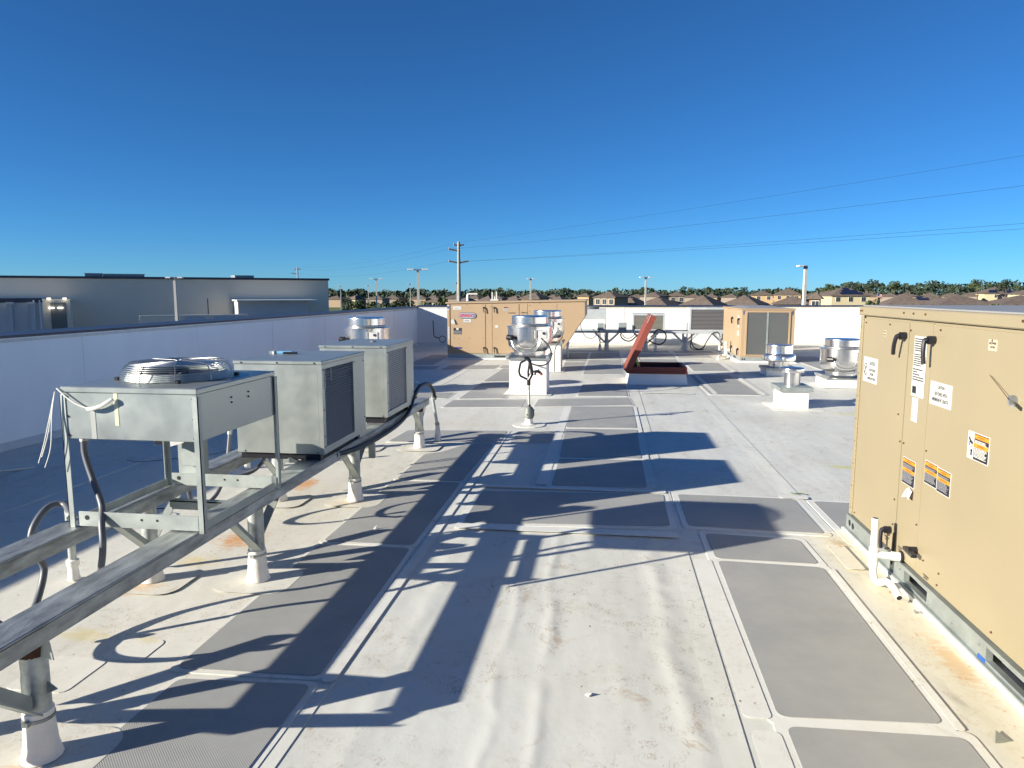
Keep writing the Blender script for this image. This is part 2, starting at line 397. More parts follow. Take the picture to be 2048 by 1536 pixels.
# ================================================================== SETTING
def rrect(x0, x1, y0, y1, r, seg=4):
    r = min(r, (x1 - x0) * .45, (y1 - y0) * .45)
    pts = []
    for cx, cy, a0 in ((x1 - r, y1 - r, 0), (x0 + r, y1 - r, 90), (x0 + r, y0 + r, 180), (x1 - r, y0 + r, 270)):
        for i in range(seg + 1):
            t = R(a0 + 90 * i / seg); pts.append((cx + r * math.cos(t), cy + r * math.sin(t)))
    return pts
def round_poly(q, r, seg=4):
    out = []; n = len(q)
    for i in range(n):
        p0, p, p1 = Vector(q[i - 1]), Vector(q[i]), Vector(q[(i + 1) % n])
        a, b = (p0 - p), (p1 - p); rr = min(r, a.length * .4, b.length * .4); a = p + a.normalized() * rr; b = p + b.normalized() * rr
        for k in range(seg + 1):
            t = k / seg; out.append(tuple((1 - t) ** 2 * a + 2 * t * (1 - t) * p + t * t * b))
    return out
def grow(q, d):
    c = sum((Vector(p) for p in q), Vector((0, 0))) / len(q); n = len(q); out = []
    for i in range(n):
        p0, p, p1 = Vector(q[i - 1]), Vector(q[i]), Vector(q[(i + 1) % n])
        e0 = (p - p0).normalized(); e1 = (p1 - p).normalized()
        n0 = Vector((e0.y, -e0.x)); n1 = Vector((e1.y, -e1.x)); k = 1 + n0.dot(n1)
        out.append(tuple(p + (n0 + n1) * (d / k)))
    return out

# ground
g = MB(); g.faces([(-2500, -2500, GZ), (2500, -2500, GZ), (2500, 2500, GZ), (-2500, 2500, GZ)], [(0, 1, 2, 3)])
struct(g.build('ground', GRASS, smooth=False))
g = MB(); g.faces([(-60, -60, GZ + .01), (60, -60, GZ + .01), (60, 72, GZ + .01), (-60, 72, GZ + .01)], [(0, 1, 2, 3)])
struct(g.build('parking_lot', ASPH, smooth=False))

# roof deck
deck = MB(); nx, ny = 2, 2
deck.prism([(-6.75, -6.2), (9.75, -6.2), (9.3, 24.3), (-6.2, 22.2)], -.4, 0)
deck = struct(deck.build('roof_deck', TPO, smooth=False))

def dbuild(mb, name, m): return mb.build(name, m, deck, smooth=False)
# welded membrane laps: long thin raised strips
for x0, x1, y0, y1 in ((.43, .533, -3, 21), (1.43, 1.58, 5.0, 21.3), (-1.20, -1.128, -3, 8.3), (-3.05, -2.93, -3, 21), (-4.6, -4.5, -3, 21)):
    dbuild(MB().hexa([(x0, y0, .0003), (x1, y0, .0003), (x1, y1, .0003), (x0, y1, .0003), (x0, y0, .0006), (x1, y0, .0034), (x1, y1, .0034), (x0, y1, .0006)]), 'membrane_lap', TPO)
for x0, x1, y0, y1 in ((-1.0, -.62, 9.0, 9.9),):
    pass
pads = [
 # left walkway column
 ([(-1.86, .6), (-1.215, .6), (-1.215, 2.675), (-1.80, 2.645)], 1), ([(-1.866, 2.725), (-1.21, 2.745), (-1.245, 4.30), (-1.857, 4.285)], 1),
 ([(-1.857, 4.35), (-1.245, 4.36), (-1.25, 5.91), (-1.845, 5.89)], 1), ([(-1.84, 5.96), (-1.25, 5.97), (-1.22, 7.52), (-1.50, 7.50), (-1.70, 7.05), (-1.84, 6.95)], 1),
 ([(-2.40, 7.50), (-1.16, 7.60), (-1.17, 8.28), (-2.36, 8.16)], 1), ([(-1.045, 7.61), (-.595, 7.66), (-.615, 8.32), (-1.045, 8.26)], 1),
 # transverse
 ([(-1.01, 4.86), (.462, 4.97), (.472, 5.78), (-1.015, 5.69)], 2), ([(.595, 5.0), (1.50, 4.95), (1.50, 5.78), (.59, 5.80)], 2), ([(1.64, 4.80), (2.4, 4.86), (2.4, 5.70), (1.635, 5.74)], 2),
 # centre column
 ([(-.458, 5.94), (.354, 5.965), (.354, 6.97), (-.458, 6.93)], 2), ([(-.46, 7.0), (.354, 7.04), (.37, 8.56), (-.49, 8.50)], 2), ([(-.49, 8.60), (.373, 8.66), (.374, 10.33), (-.49, 10.22)], 2),
 # right column
 ([(.69, 4.38), (1.30, 4.37), (1.29, 4.80), (.69, 4.85)], 2), ([(.685, 2.70), (1.305, 2.735), (1.307, 4.315), (.697, 4.345)], 2), ([(.69, .9), (1.33, .9), (1.342, 2.655), (.70, 2.64)], 2),
 # beyond
 ([(-2.348, 9.90), (-1.215, 10.10), (-1.235, 10.80), (-2.345, 10.60)], 3), ([(-1.049, 10.15), (.38, 10.48), (.335, 11.22), (-1.045, 10.86)], 3),
 ([(-2.286, 10.76), (-1.60, 10.92), (-1.60, 12.9), (-2.28, 12.8)], 3), ([(-2.28, 12.95), (-1.60, 13.05), (-1.62, 15.3), (-2.249, 15.25)], 3),
 ([(-3.54, 14.82), (-2.46, 15.15), (-2.45, 15.9), (-3.53, 15.77)], 3), ([(-2.35, 15.3), (-1.65, 15.4), (-1.65, 15.95), (-2.36, 15.9)], 3),
 ([(-4.5, 14.75), (-3.69, 14.95), (-3.72, 15.5), (-4.5, 15.42)], 3), ([(-4.6, 15.66), (-3.95, 15.83), (-4.1, 18.4), (-4.62, 18.35)], 3),
 ([(-3.7, 10.6), (-2.50, 10.78), (-2.50, 11.4), (-3.7, 11.2)], 3),
 ([(-.46, 11.30), (.33, 11.40), (.335, 13.0), (-.44, 12.75)], 3),
 ([(-.48, 14.35), (.31, 14.5), (.315, 15.9), (-.47, 15.8)], 3), ([(-.47, 15.95), (.315, 16.05), (.32, 17.6), (-.45, 17.5)], 3), ([(-.45, 17.65), (.32, 17.75), (.33, 19.8), (-.44, 19.7)], 3),
 ([(-.94, 15.0), (-.56, 15.05), (-.52, 16.9), (-1.0, 16.8)], 3), ([(-1.0, 17.0), (-.52, 17.1), (-.50, 19.6), (-1.1, 19.5)], 3),
 ([(-1.1, 19.95), (.33, 20.05), (.33, 20.6), (-1.1, 20.5)], 3), ([(.62, 19.9), (1.70, 20.0), (1.70, 20.6), (.62, 20.5)], 3), ([(1.85, 19.9), (2.9, 20.0), (2.9, 20.7), (1.85, 20.6)], 3),
 ([(.78, 18.25), (1.70, 18.36), (1.74, 19.55), (.83, 19.44)], 3), ([(1.79, 18.37), (2.65, 18.49), (2.66, 19.5), (1.80, 19.4)], 3),
 ([(.80, 15.6), (1.66, 15.7), (1.68, 17.9), (.80, 17.8)], 3),
 ([(1.81, 15.3), (2.56, 15.4), (2.58, 17.18), (1.82, 17.08)], 3), ([(1.67, 11.76), (2.45, 11.76), (2.43, 14.6), (1.64, 14.57)], 3), ([(4.55, 15.8), (5.3, 15.9), (5.3, 19.2), (4.55, 19.1)], 3), ([(5.0, 12.4), (5.8, 12.4), (5.8, 15.5), (5.0, 15.5)], 3),
]
for iq, (q, k) in enumerate(pads):
    dbuild(MB().prism(round_poly(grow(q, .028 if k != 2 else .045), .05), .0008, .0040 + .0004 * (iq % 3)), 'pad_border', TPO2)
    dbuild(MB().prism(round_poly(q, .045 if k < 3 else .02), .0052, .0082), 'walkway_pad', PAD)
# side cover strips of the big pads (crinkled white welds)
for x0, x1, y0, y1 in ((.55, .66, 2.68, 4.36), (.56, .67, .9, 2.60), (.40, .43, 5.95, 10.3), (-.60, -.50, 5.95, 10.3), (1.335, 1.37, 2.70, 4.30), (-1.19, -1.13, 2.7, 7.5)):
    dbuild(MB().prism(rrect(x0, x1, y0, y1, .028), .0062, .0072), 'cover_strip', TPO2)
for x0, x1, y0, y1 in ((-1.05, .50, 5.80, 5.87), (-1.05, .5, 4.72, 4.82), (1.72, 1.80, 11.8, 14.4), (2.50, 2.58, 11.8, 14.4), (.55, 1.42, 11.75, 11.82), (1.44, 1.55, 4.3, 4.72), (1.40, 1.62, 5.78, 5.86), (2.6, 2.7, 14.9, 16.9), (.72, .78, 15.5, 19.9)):
    dbuild(MB().prism(rrect(x0, x1, y0, y1, .02), .0112, .0128), 'cover_strip', TPO2)
# target patches round the posts
for ip, (x, y) in enumerate(((-1.97, 2.10), (-1.97, 3.69), (-1.97, 5.29), (-1.97, 7.25), (-2.57, 2.05), (-2.57, 3.60), (-2.57, 5.20), (-2.57, 7.15))):
    dbuild(MB().prism(rrect(x - .22, x + .22, y - .19, y + .19, .10), .0086, .0092 + .0003 * (ip % 5)), 'flashing_patch', TPO)
for x, y, s_ in ((-2.35, 2.62, .14), (-2.16, 2.86, .10), (-.96, 8.72, .20)):
    dbuild(MB().prism(rrect(x - s_, x + s_, y - s_, y + s_, .04 if x < -1 else .18), .0005, .0030 + .0060 * (x > -1)), 'flashing_patch', TPO2)

# parapets ------------------------------------------------------
def parapet(name, p0, p1, top, label, t=.34, side=1, wm=None):
    wm = wm or CURBW_P
    """white membrane-faced wall from p0 to p1 (inner foot line); side = +1 when the roof is on the right of p0->p1"""
    a, b = Vector((*p0, 0)), Vector((*p1, 0)); d = (b - a).normalized(); nrm = Vector((-d.y, d.x, 0)) * side
    o = thing(name, a, label, 'parapet wall')
    q = [a, b, b + nrm * t, a + nrm * t]
    MB().hexa([(p.x, p.y, GZ) for p in q] + [(p.x, p.y, top - .03) for p in q]).build('wall', wm, o, smooth=False)
    # cant strip at the foot
    i = a - nrm * .07, b - nrm * .07
    MB().hexa([(a.x, a.y, .002), (b.x, b.y, .002), (i[1].x, i[1].y, .002), (i[0].x, i[0].y, .002), (a.x, a.y, .075), (b.x, b.y, .075), (i[1].x, i[1].y, .006), (i[0].x, i[0].y, .006)]).build('cant_strip', TPO2, o, smooth=False)
    c0, c1 = a - nrm * .02, b - nrm * .02; e0, e1 = a + nrm * (t + .03), b + nrm * (t + .03)
    MB().hexa([(c0.x, c0.y, top - .028), (c1.x, c1.y, top - .028), (e1.x, e1.y, top - .06), (e0.x, e0.y, top - .06), (c0.x, c0.y, top), (c1.x, c1.y, top), (e1.x, e1.y, top + .015), (e0.x, e0.y, top + .015)]).build('coping', COPING, o, smooth=False)
    L = (b - a).length; k = int(L / 2.4)
    for j in range(1, k + 1):
        p = a + d * (j * L / (k + 1)) - nrm * .0015
        MB().hexa([(p.x, p.y, .07), (p.x + d.x * .12, p.y + d.y * .12, .07), (p.x + d.x * .12 - nrm.x * .003, p.y + d.y * .12 - nrm.y * .003, .07), (p.x - nrm.x * .003, p.y - nrm.y * .003, .07),
                   (p.x, p.y, top - .03), (p.x + d.x * .12, p.y + d.y * .12, top - .03), (p.x + d.x * .12 - nrm.x * .003, p.y + d.y * .12 - nrm.y * .003, top - .03), (p.x - nrm.x * .003, p.y - nrm.y * .003, top - .03)]).build('wall_lap', wm, o, smooth=False)
    # termination bar along the top edge
    f = Face(a - nrm * .001, d, -nrm); mb = MB(); f.rect(mb, 0, L, top - .075, top - .045, 0, .006); mb.build('termination_bar', TPO2, o, smooth=False)
    return o
CURBW_P = mat('parapet_membrane', (.80, .79, .77), .5, 0, var=.05, vscale=.8, bump=.5, bscale=3, stretch=(1, 1, .5))
PL0, PL1, PR1, PR0 = (-6.52, -4.0), (-5.97, 21.9), (8.85, 23.86), (9.45, -4.0)
parapet('parapet_wall', PL0, PL1, 1.20, 'long white parapet wall in shade running along the left of the roof', side=1, wm=mat('shade_tinted_parapet_membrane', (.84, .87, .89), .5, 0, var=.07, vscale=.8, bump=.5, bscale=3, stretch=(1, 1, .5)))  # same membrane as the other parapets; bluish skylit shade put into its colour
parapet('parapet_wall', PL1, PR1, 1.235, 'sunlit white parapet wall across the far end of the roof', side=1)
parapet('parapet_wall', PR1, PR0, 1.235, 'white parapet wall along the right side behind the big tan rooftop unit', side=1)
parapet('parapet_wall', PR0, PL0, 1.20, 'white parapet wall closing the roof behind the viewpoint', side=1)

# ================================================================== STEEL RACK WITH THREE CONDENSERS
rack = thing('equipment_rack', (-2.27, 4.5, 0), 'long galvanised steel rack on pipe posts carrying three condensing units', 'equipment rack')
RT = .525
def rail(x0, x1, y0, y1):
    m_ = MB(); m_.box(x0, x1, y0, y1, RT - .012, RT, .003); m_.box(x1 - .012, x1, y0, y1, RT - .072, RT - .0125); m_.box(x0, x0 + .012, y0, y1, RT - .050, RT - .0125)
    m_.box(x0, x1, y0, y0 + .008, RT - .072, RT - .013); m_.box(x0, x1, y1 - .008, y1, RT - .072, RT - .013)
    return m_.build('rail', GALVD, rack)
rail(-2.05, -1.90, 1.84, 7.40); rail(-2.655, -2.505, 1.62, 7.30)
def post(x, y, r=.044, rusty=False):
    o = MB().cyl((x, y, .14), (x, y, RT - .013), r, n=20).build('post', GALVP, rack)
    MB().lathe([(r * 1.55, .012), (r * 1.42, .03), (r * 1.28, .06), (r * 1.18, .12), (r * 1.10, .165), (r * 1.14, .172), (r * 1.14, .19), (r, .196)], (x, y, 0), 20).build('pipe_boot', PIPEBOOT, o)
    m_ = MB(); m_.lathe([(r * 1.14, .158), (r * 1.2, .159), (r * 1.2, .170), (r * 1.14, .171)], (x, y, 0), 20); m_.box(x - .012, x + .012, y - r * 1.45, y - r * 1.15, .156, .173)
    m_.build('hose_clamp', GALVD, o)
    if rusty:
        MB().lathe([(r + .0005, .395), (r * 1.06, .41), (r * 1.12, .43), (r * 1.3, .4515)], (x, y, 0), 14).build('weld_rust', RUST, o)
    return o
FP = (2.10, 3.69, 5.29, 7.25); RP = (2.05, 3.60, 5.20, 7.15)
for i, y in enumerate(FP): post(-1.975, y, rusty=(i in (0, 3)))
for y in RP: post(-2.575, y)
# V braces under the rails, L angle
def brace(p0, p1):
    p0, p1 = Vector(p0), Vector(p1); d = (p1 - p0).normalized(); u = Vector((1, 0, 0)); v = d.cross(u).normalized()
    return MB().angle(p0, p1, .055, .006, u, v).build('brace', GREYSH, rack, smooth=False)
for xs, ys in ((-1.975, FP), (-2.575, RP)):
    for y in ys:
        brace((xs + .012, y - .055, .20), (xs + .012, y - .34, .452))
        if y > 2.5 or xs < -2.2: brace((xs - .055, y + .05, .22), (xs - .055, y + .36, .452))
for y in (1.98, 3.64, 5.24, 7.2):   # cross members between the rails
    MB().angle((-2.505, y + .06, .452), (-2.05, y + .06, .452), .05, .006, (0, 1, 0), (0, 0, -1)).build('cross_member', GREYSH, rack, smooth=False)
MB().angle((-1.99, 2.03, .46), (-2.3, 1.80, .16), .05, .006, (0, 1, 0), (0, 0, -1)).build('brace', GREYSH, rack, smooth=False)
MB().box(-1.93, -1.88, 5.50, 5.53, .30, .42).build('bracket', GREYSH, rack, smooth=False)
MB().hexa([(-1.935, 2.085, .395), (-1.885, 2.085, .385), (-1.885, 2.090, .385), (-1.935, 2.090, .395), (-1.935, 2.085, .452), (-1.897, 2.085, .452), (-1.897, 2.090, .452), (-1.935, 2.090, .452)]).build('bracket', GREYSH, rack, smooth=False)
MB().prismy([(-1.945, .305), (-1.945, .245), (-1.895, .268)], 2.10, 2.106).build('gusset', GREYSH, rack, smooth=False)

# --- condenser 1 : box on an angle frame with a wire fan guard on top
u1 = thing('condensing_unit', (-2.22, 3.38, RT), 'galvanised condensing unit on tall legs with a wire fan guard on top, nearest of three', 'condensing unit', 'condensing units on the near rack')
X0, X1, Y0, Y1 = -2.545, -1.865, 3.00, 3.765
MB().box(X0, X1, Y0, Y1, .962, 1.185, .003).build('cabinet', GALV, u1, smooth=False)
MB().box(X0 - .006, X1 + .006, Y0 - .006, Y1 + .006, 1.184, 1.212, .004).build('top_panel', GALV, u1, smooth=False)
for (lx, ly, ux, uy) in ((X0 - .012, Y0 - .004, 1, 1), (X1 + .010, Y0 - .010, -1, 1), (X0 - .012, Y1 + .010, 1, -1), (X1 + .012, Y1 + .012, -1, -1)):
    MB().angle((lx, ly, RT + .001), (lx, ly, 1.18 if ly > 3.3 else 1.175), .028, .004, (ux, 0, 0), (0, uy, 0)).build('leg', GREYSH, u1, smooth=False)
for y in (Y0 + .012, Y1 - .010):
    m_ = MB(); m_.box(X0 + .03, X1 - .03, y - .006, y, .532, .605, .001); m_.box(X0 + .03, X1 - .03, y, y + .035, .532, .538)
    o = m_.build('cross_bar', GREYSH, u1, smooth=False)
    m_ = MB()
    for x in (X0 + .075, X0 + .36, X0 + .44): m_.cyl((x, y - .0075, .575), (x, y - .0065, .575), .012 if x < -2.4 else .006, n=12)
    stuff(m_.build('bolt_holes', DARK, o))
for x in (X0 + .01, X1 - .012):
    MB().box(x - .003, x + .003, Y0 + .03, Y1 - .03, .532, .575).build('side_bar', GREYSH, u1, smooth=False)
ff = Face((X0, Y0, 0), (1, 0, 0), (0, -1, 0)); fr = Face((X1, Y0, 0), (0, 1, 0), (1, 0, 0))
screws(ff, [(.022, 1.165), (.022, 1.07), (.022, .98), (.66, 1.165), (.66, 1.07), (.66, .98)], .006, u1, BLACKP)
screws(fr, [(.30, 1.13), (.30, 1.105), (.47, 1.135), (.47, 1.11)], .005, u1, DARK)
m_ = MB(); ff.rect(m_, .265, .285, 1.03, 1.21, .0005, .0015); m_.build('tape_strip', mat('pale_tape', (.55, .56, .42), .6), u1, smooth=False)
m_ = MB(); ff.rect(m_, .14, .165, .965, 1.10, .0005, .0015); m_.build('tape_strip', mat('clear_tape', (.36, .38, .37), .5, .3), u1, smooth=False)
FC = (-2.205, 3.40); GR = .262
MB().lathe([(GR - .035, 1.213), (GR - .035, 1.250), (GR - .028, 1.250), (GR - .01, 1.214)], (*FC, 0), 48).build('shroud_ring', GREYSH, u1)
MB().lathe([(GR - .045, 1.2125), (0.0001, 1.2125)], (*FC, 0), 40).build('fan_opening', DARK, u1)
fan = MB().cyl((*FC, 1.213), (*FC, 1.262), .05, n=20).build('fan_motor', BLACKP, u1)
for k in range(4):
    t = R(90 * k + 20); d = Vector((math.cos(t), math.sin(t), 0)); e = Vector((-d.y, d.x, 0)); c = Vector((*FC, 1.235))
    MB().hexa([c + d * .05 - e * .03 - Vector((0, 0, .012)), c + d * .19 - e * .07 - Vector((0, 0, .014)), c + d * .19 + e * .05 + Vector((0, 0, .012)), c + d * .05 + e * .03 + Vector((0, 0, .010)),
               c + d * .05 - e * .03 - Vector((0, 0, .010)), c + d * .19 - e * .07 - Vector((0, 0, .012)), c + d * .19 + e * .05 + Vector((0, 0, .014)), c + d * .05 + e * .03 + Vector((0, 0, .012))]).build('fan_blade', LOUV, fan, smooth=False)
def ring(mb, c, r, z, w=.0011, n=56):
    mb.tube([(c[0] + r * math.cos(2 * math.pi * k / n), c[1] + r * math.sin(2 * math.pi * k / n), z) for k in range(n)], w, 5, True, 1)
gm = MB()
for i in range(9):
    t = i / 8; ring(gm, FC, GR + .008 - .034 * t * t, 1.219 + .074 * t, .0014)
for i in range(24): ring(gm, FC, GR - .032 - i * .0095, 1.297 + .0045 * math.sin(i / 24 * 1.57))
for k in range(10):
    t = 2 * math.pi * k / 10 + .2; c, s_ = math.cos(t), math.sin(t)
    gm.tube([(FC[0] + r * c, FC[1] + r * s_, z) for r, z in ((GR + .011, 1.214), (GR + .004, 1.256), (GR - .026, 1.295), (GR - .1, 1.300), (.02, 1.303))], .0024, 5)
gm.build('fan_guard', WIREM, u1)
m_ = MB()
for k in range(4):
    t = 2 * math.pi * (k + .35) / 4; p = Vector((FC[0] + (GR + .018) * math.cos(t), FC[1] + (GR + .018) * math.sin(t), 1.212)); m_.box(p.x - .012, p.x + .012, p.y - .012, p.y + .012, 1.2125, 1.228, .003)
stuff(m_.build('guard_clips', BLACKP, u1))

# --- condenser 2 : louvred box
def cabinet_unit(name, x0, x1, y0, y1, z0, z1, label, kind):
    u = thing(name, ((x0 + x1) / 2, (y0 + y1) / 2, RT), label, 'condensing unit', 'condensing units on the near rack')
    # shell: front, back, left, right frame as one cabinet
    m_ = MB(); m_.box(x0, x1 - .03, y0, y1, z0, z1 - .024, .003); m_.build('cabinet', GALV, u, smooth=False)
    MB().box(x0 - .005, x1 + .004, y0 - .006, y1 + .006, z1 - .0235, z1, .004).build('top_panel', GALV, u, smooth=False)
    w = y1 - y0; a0, a1, b0, b1 = .045, w * .70, z0 + .045, z1 - .055
    f = Face((x1 - .03, y0, 0), (0, 1, 0), (1, 0, 0)); m_ = MB()
    for r_ in ((0, a0, z0, z1 - .0245), (a1, w, z0, z1 - .0245), (a0, a1, b1, z1 - .0245), (a0, a1, z0, b0)): f.rect(m_, *r_, 0.0002, .030)
    m_.build('louver_frame', GALV, u, smooth=False)
    m_ = MB(); f.rect(m_, a0, a1, b0, b1, .0005, .002); m_.build('coil_face', DARK if kind == 'louver' else COIL, u, smooth=False)
    if kind == 'louver':
        n = 27; pitch = (b1 - b0) / n; sm = MB()
        g0 = Face((0, 0, 0), (0, 1, 0), (1, 0, 0))
        sm.hexa([g0.p(0, 0, 0), g0.p(a1 - a0, 0, 0), g0.p(a1 - a0, 0, .018), g0.p(0, 0, .018), g0.p(0, pitch * .62, .002), g0.p(a1 - a0, pitch * .62, .002), g0.p(a1 - a0, .004, .026), g0.p(0, .004, .026)])
        sl_ = sm.mesh('louver_slat', mat('grey_slat_metal', (.50, .51, .52), .45, .5), False)
        for k in range(n):
            p = f.p(a0, b0 + k * pitch, .003) - Vector(u.location); link('louver_slat', sl_, u, p)
        m_ = MB(); f.rect(m_, a0 - .004, a0 + .003, b1 - .14, b1, .031, .034); f.rect(m_, a0 + .11, a0 + .115, b1 - .09, b1 - .005, .028, .032)
        f.rect(m_, a1 - .008, a1 - .002, b0, b1, .0305, .034)
        m_.build('edge_strip', mat('pale_strip', (.5, .5, .48), .5), u, smooth=False)
    else:
        m_ = MB(); n = 30
        for k in range(n + 1):
            z = b0 + (b1 - b0) * k / n
            pts = [f.p(a0 + (a1 - a0) * j / 24, z + .004 * (1 if j % 2 else -1), .020) for j in range(25)]
            m_.tube(pts, .0022, 4, False, 1)
        for j in range(13):
            a = a0 + (a1 - a0) * j / 12; m_.tube([f.p(a, b0, .017), f.p(a, b1, .017)], .0018, 4, False, 1)
        m_.build('wire_grille', mat('grille_wire', (.72, .74, .76), .4, .5), u)
    f2 = Face((x1, y0, 0), (0, 1, 0), (1, 0, 0)); f1 = Face((x0, y0, 0), (1, 0, 0), (0, -1, 0)); W_ = x1 - x0
    screws(f2, [(.02, z1 - .06), (.02, z0 + .30), (.02, z0 + .12), (.02, z0 + .05), (w - .03, z1 - .07), (w - .03, z0 + .12), (a1 + .02, z1 - .06)], .0045, u, DARK)
    screws(Face((x0, y0 - .006, 0), (1, 0, 0), (0, -1, 0)), [(W_ * .09, z1 - .012), (W_ * .5, z1 - .012), (W_ * .92, z1 - .012)], .0055, u, BLACKP)
    screws(f1, [(W_ * .09, z0 + .012), (W_ * .93, z0 + .012)], .0055, u, BLACKP)
    for y in (y0 + .03, y1 - .08): MB().box(x0 + .01, x1 - .04, y, y + .05, RT + .001, z0 - .0005).build('foot', BLACKP, u, smooth=False)
    return u
u2 = cabinet_unit('condensing_unit', -2.485, -1.868, 4.45, 5.28, .572, 1.20, 'boxy galvanised condensing unit with dark louvered side, middle one of three on the rack', 'louver')
u3 = cabinet_unit('condensing_unit', -2.465, -1.868, 5.84, 6.68, .580, 1.20, 'boxy galvanised condensing unit with pale wire grille side, farthest of three on the rack', 'grille')
MB().prismy([(-2.16, .515), (-2.10, .555), (-2.02, .515)], 4.425, 4.449).build('dented_flange', GALV, u2, smooth=False)

# --- small things on and around the rack
t = thing('disconnect_box', (-2.58, 4.05, RT), 'grey electrical disconnect box standing on the rear rail behind the nearest condenser', 'electrical box')
MB().box(-2.62, -2.50, 3.98, 4.12, RT + .001, .86, .004).build('box_body', GREYSH, t, smooth=False)
MB().box(-2.56, -2.47, 3.93, 3.979, .60, .92, .003).build('cover', GREYSH, t, smooth=False)
MB().prismy([(-2.63, .95), (-2.47, .95), (-2.46, .82), (-2.50, .76), (-2.60, .73), (-2.64, .80)], 3.86, 3.925).build('hinged_guard', LIGHTBOX, t, smooth=False)
MB().cyl((-2.50, 3.855, .84), (-2.50, 3.86, .84), .018).build('knockout', DARK, t)
MB().box(-2.70, -2.63, 3.88, 3.91, .74, .765).build('switch_handle', BLACKP, t, smooth=False)
def conduit(pts, r, m, label, cat='conduit', name='flexible_conduit', ribs=True, ends=True):
    t = thing(name, pts[0], label, cat)
    o = MB().tube(pts, r, 12, smooth=8).build('hose', m, t)
    if ends:
        for a, b in ((0, 1), (-1, -2)):
            p = Vector(pts[a]); d = (Vector(pts[b]) - p).normalized()
            MB().cyl(p, p + d * .03, r * 1.35, n=12).build('fitting', GALVD, t)
    return t
conduit([(-2.545, 3.12, .955), (-2.54, 3.11, .86), (-2.48, 3.08, .73), (-2.415, 3.04, .63), (-2.375, 2.98, .56), (-2.345, 2.94, .47), (-2.36, 2.94, .37), (-2.40, 2.95, .27), (-2.47, 2.89, .16), (-2.56, 2.81, .105), (-2.66, 2.74, .12), (-2.72, 2.68, .20)], .0155, CONDUIT, 'dark grey flexible conduit dropping in an S from under the nearest condenser')
conduit([(-2.58, 3.04, .56), (-2.68, 3.12, .595), (-2.73, 3.10, .600), (-2.74, 3.04, .575), (-2.745, 2.98, .51), (-2.74, 2.96, .43), (-2.73, 2.99, .36), (-2.72, 3.0, .30), (-2.70, 2.94, .21), (-2.66, 2.84, .15), (-2.62, 2.72, .12), (-2.60, 2.55, .15), (-2.60, 2.4, .26), (-2.60, 2.3, .44)], .0165, CONDUIT, 'grey flexible conduit arching over the rear rail at the left edge')
conduit([(-2.745, 4.29, .50), (-2.75, 4.27, .38), (-2.75, 4.30, .26), (-2.75, 4.42, .19), (-2.75, 4.58, .21), (-2.75, 4.68, .28), (-2.75, 4.76, .40), (-2.75, 4.83, .64)], .014, CONDUIT, 'grey flexible conduit looping below the rails between the nearest and middle condensers')
conduit([(-2.62, 4.24, .45), (-2.60, 4.34, .385), (-2.58, 4.52, .365), (-2.50, 4.68, .38), (-2.44, 4.74, .46)], .012, CONDUIT, 'short grey flexible conduit running from the disconnect box towards the middle condenser')
conduit([(-2.45, 5.9, .50), (-2.50, 5.78, .36), (-2.52, 5.76, .27), (-2.42, 5.84, .24), (-2.28, 5.98, .30), (-2.2, 6.1, .48)], .012, RUBBER, 'black cable loop tucked below the farthest near-rack condenser', 'cable', 'power_cable')
conduit([(-2.45, 6.25, .50), (-2.50, 6.12, .36), (-2.53, 6.09, .28), (-2.44, 6.16, .24), (-2.30, 6.32, .31), (-2.22, 6.45, .48)], .010, RUBBER, 'second thinner black cable loop below the farthest near-rack condenser', 'cable', 'power_cable')
conduit([(-1.915, 4.75, .50), (-1.875, 5.2, .465), (-1.87, 5.75, .455), (-1.87, 6.2, .47), (-1.87, 6.52, .53), (-1.87, 6.70, .65), (-1.87, 6.92, .71), (-1.86, 7.20, .70), (-1.86, 7.42, .60), (-1.87, 7.52, .50)], .019, RUBBER, 'black cable hugging the front rail and arching up over its far end', 'cable', 'power_cable')
t = thing('conduit_riser', (-1.875, 7.6, 0), 'thin galvanised conduit rising from the roof beside the far end of the near rack', 'conduit')
MB().cyl((-1.86, 7.60, .16), (-1.90, 7.54, .53), .017).build('pipe', GALVP, t)
MB().lathe([(.042, .012), (.034, .05), (.028, .15), (.022, .19)], (-1.86, 7.60, 0), 14).build('pipe_boot', PIPEBOOT, t)
MB().cyl((-1.862, 7.596, .19), (-1.866, 7.59, .215), .026).build('coupling', GALVD, t)
conduit([(-1.90, 7.2, .30), (-1.93, 7.3, .22)], .01, GREYSH, 'short grey strap hanging below the far post', 'strap', 'strap', ends=False) if False else None
for (x, y, h, lb) in ((-3.03, 3.55, .44, 'slim white pipe stub standing behind the rear rail near the first condenser'), (-3.35, 6.15, .45, 'slim white pipe stub standing behind the rear rail below the middle condenser')):
    t = thing('pipe_stub', (x, y, 0), lb, 'pipe', 'slim pipe stubs behind the rack')
    MB().cyl((x, y, .08), (x, y, h), .021, n=14).build('pipe', GALVP, t)
    MB().lathe([(.036, .012), (.030, .03), (.026, .09), (.034, .095), (.034, .125), (.022, .13)], (x, y, 0), 14).build('collar', PIPEBOOT, t)
t = thing('rope', (-2.56, 2.985, 1.2), 'frayed white cord hanging across the front of the nearest condenser', 'cord')
MB().tube([(-2.56, 2.988, 1.205), (-2.51, 2.982, 1.165), (-2.455, 2.982, 1.130), (-2.40, 2.984, 1.112)], .0035, 6).build('cord', ROPE, t)
MB().tube([(-2.405, 2.982, 1.110), (-2.375, 2.978, 1.112), (-2.335, 2.978, 1.124), (-2.295, 2.979, 1.146), (-2.275, 2.984, 1.158)], .009, 8).build('frayed_bundle', ROPE, t)
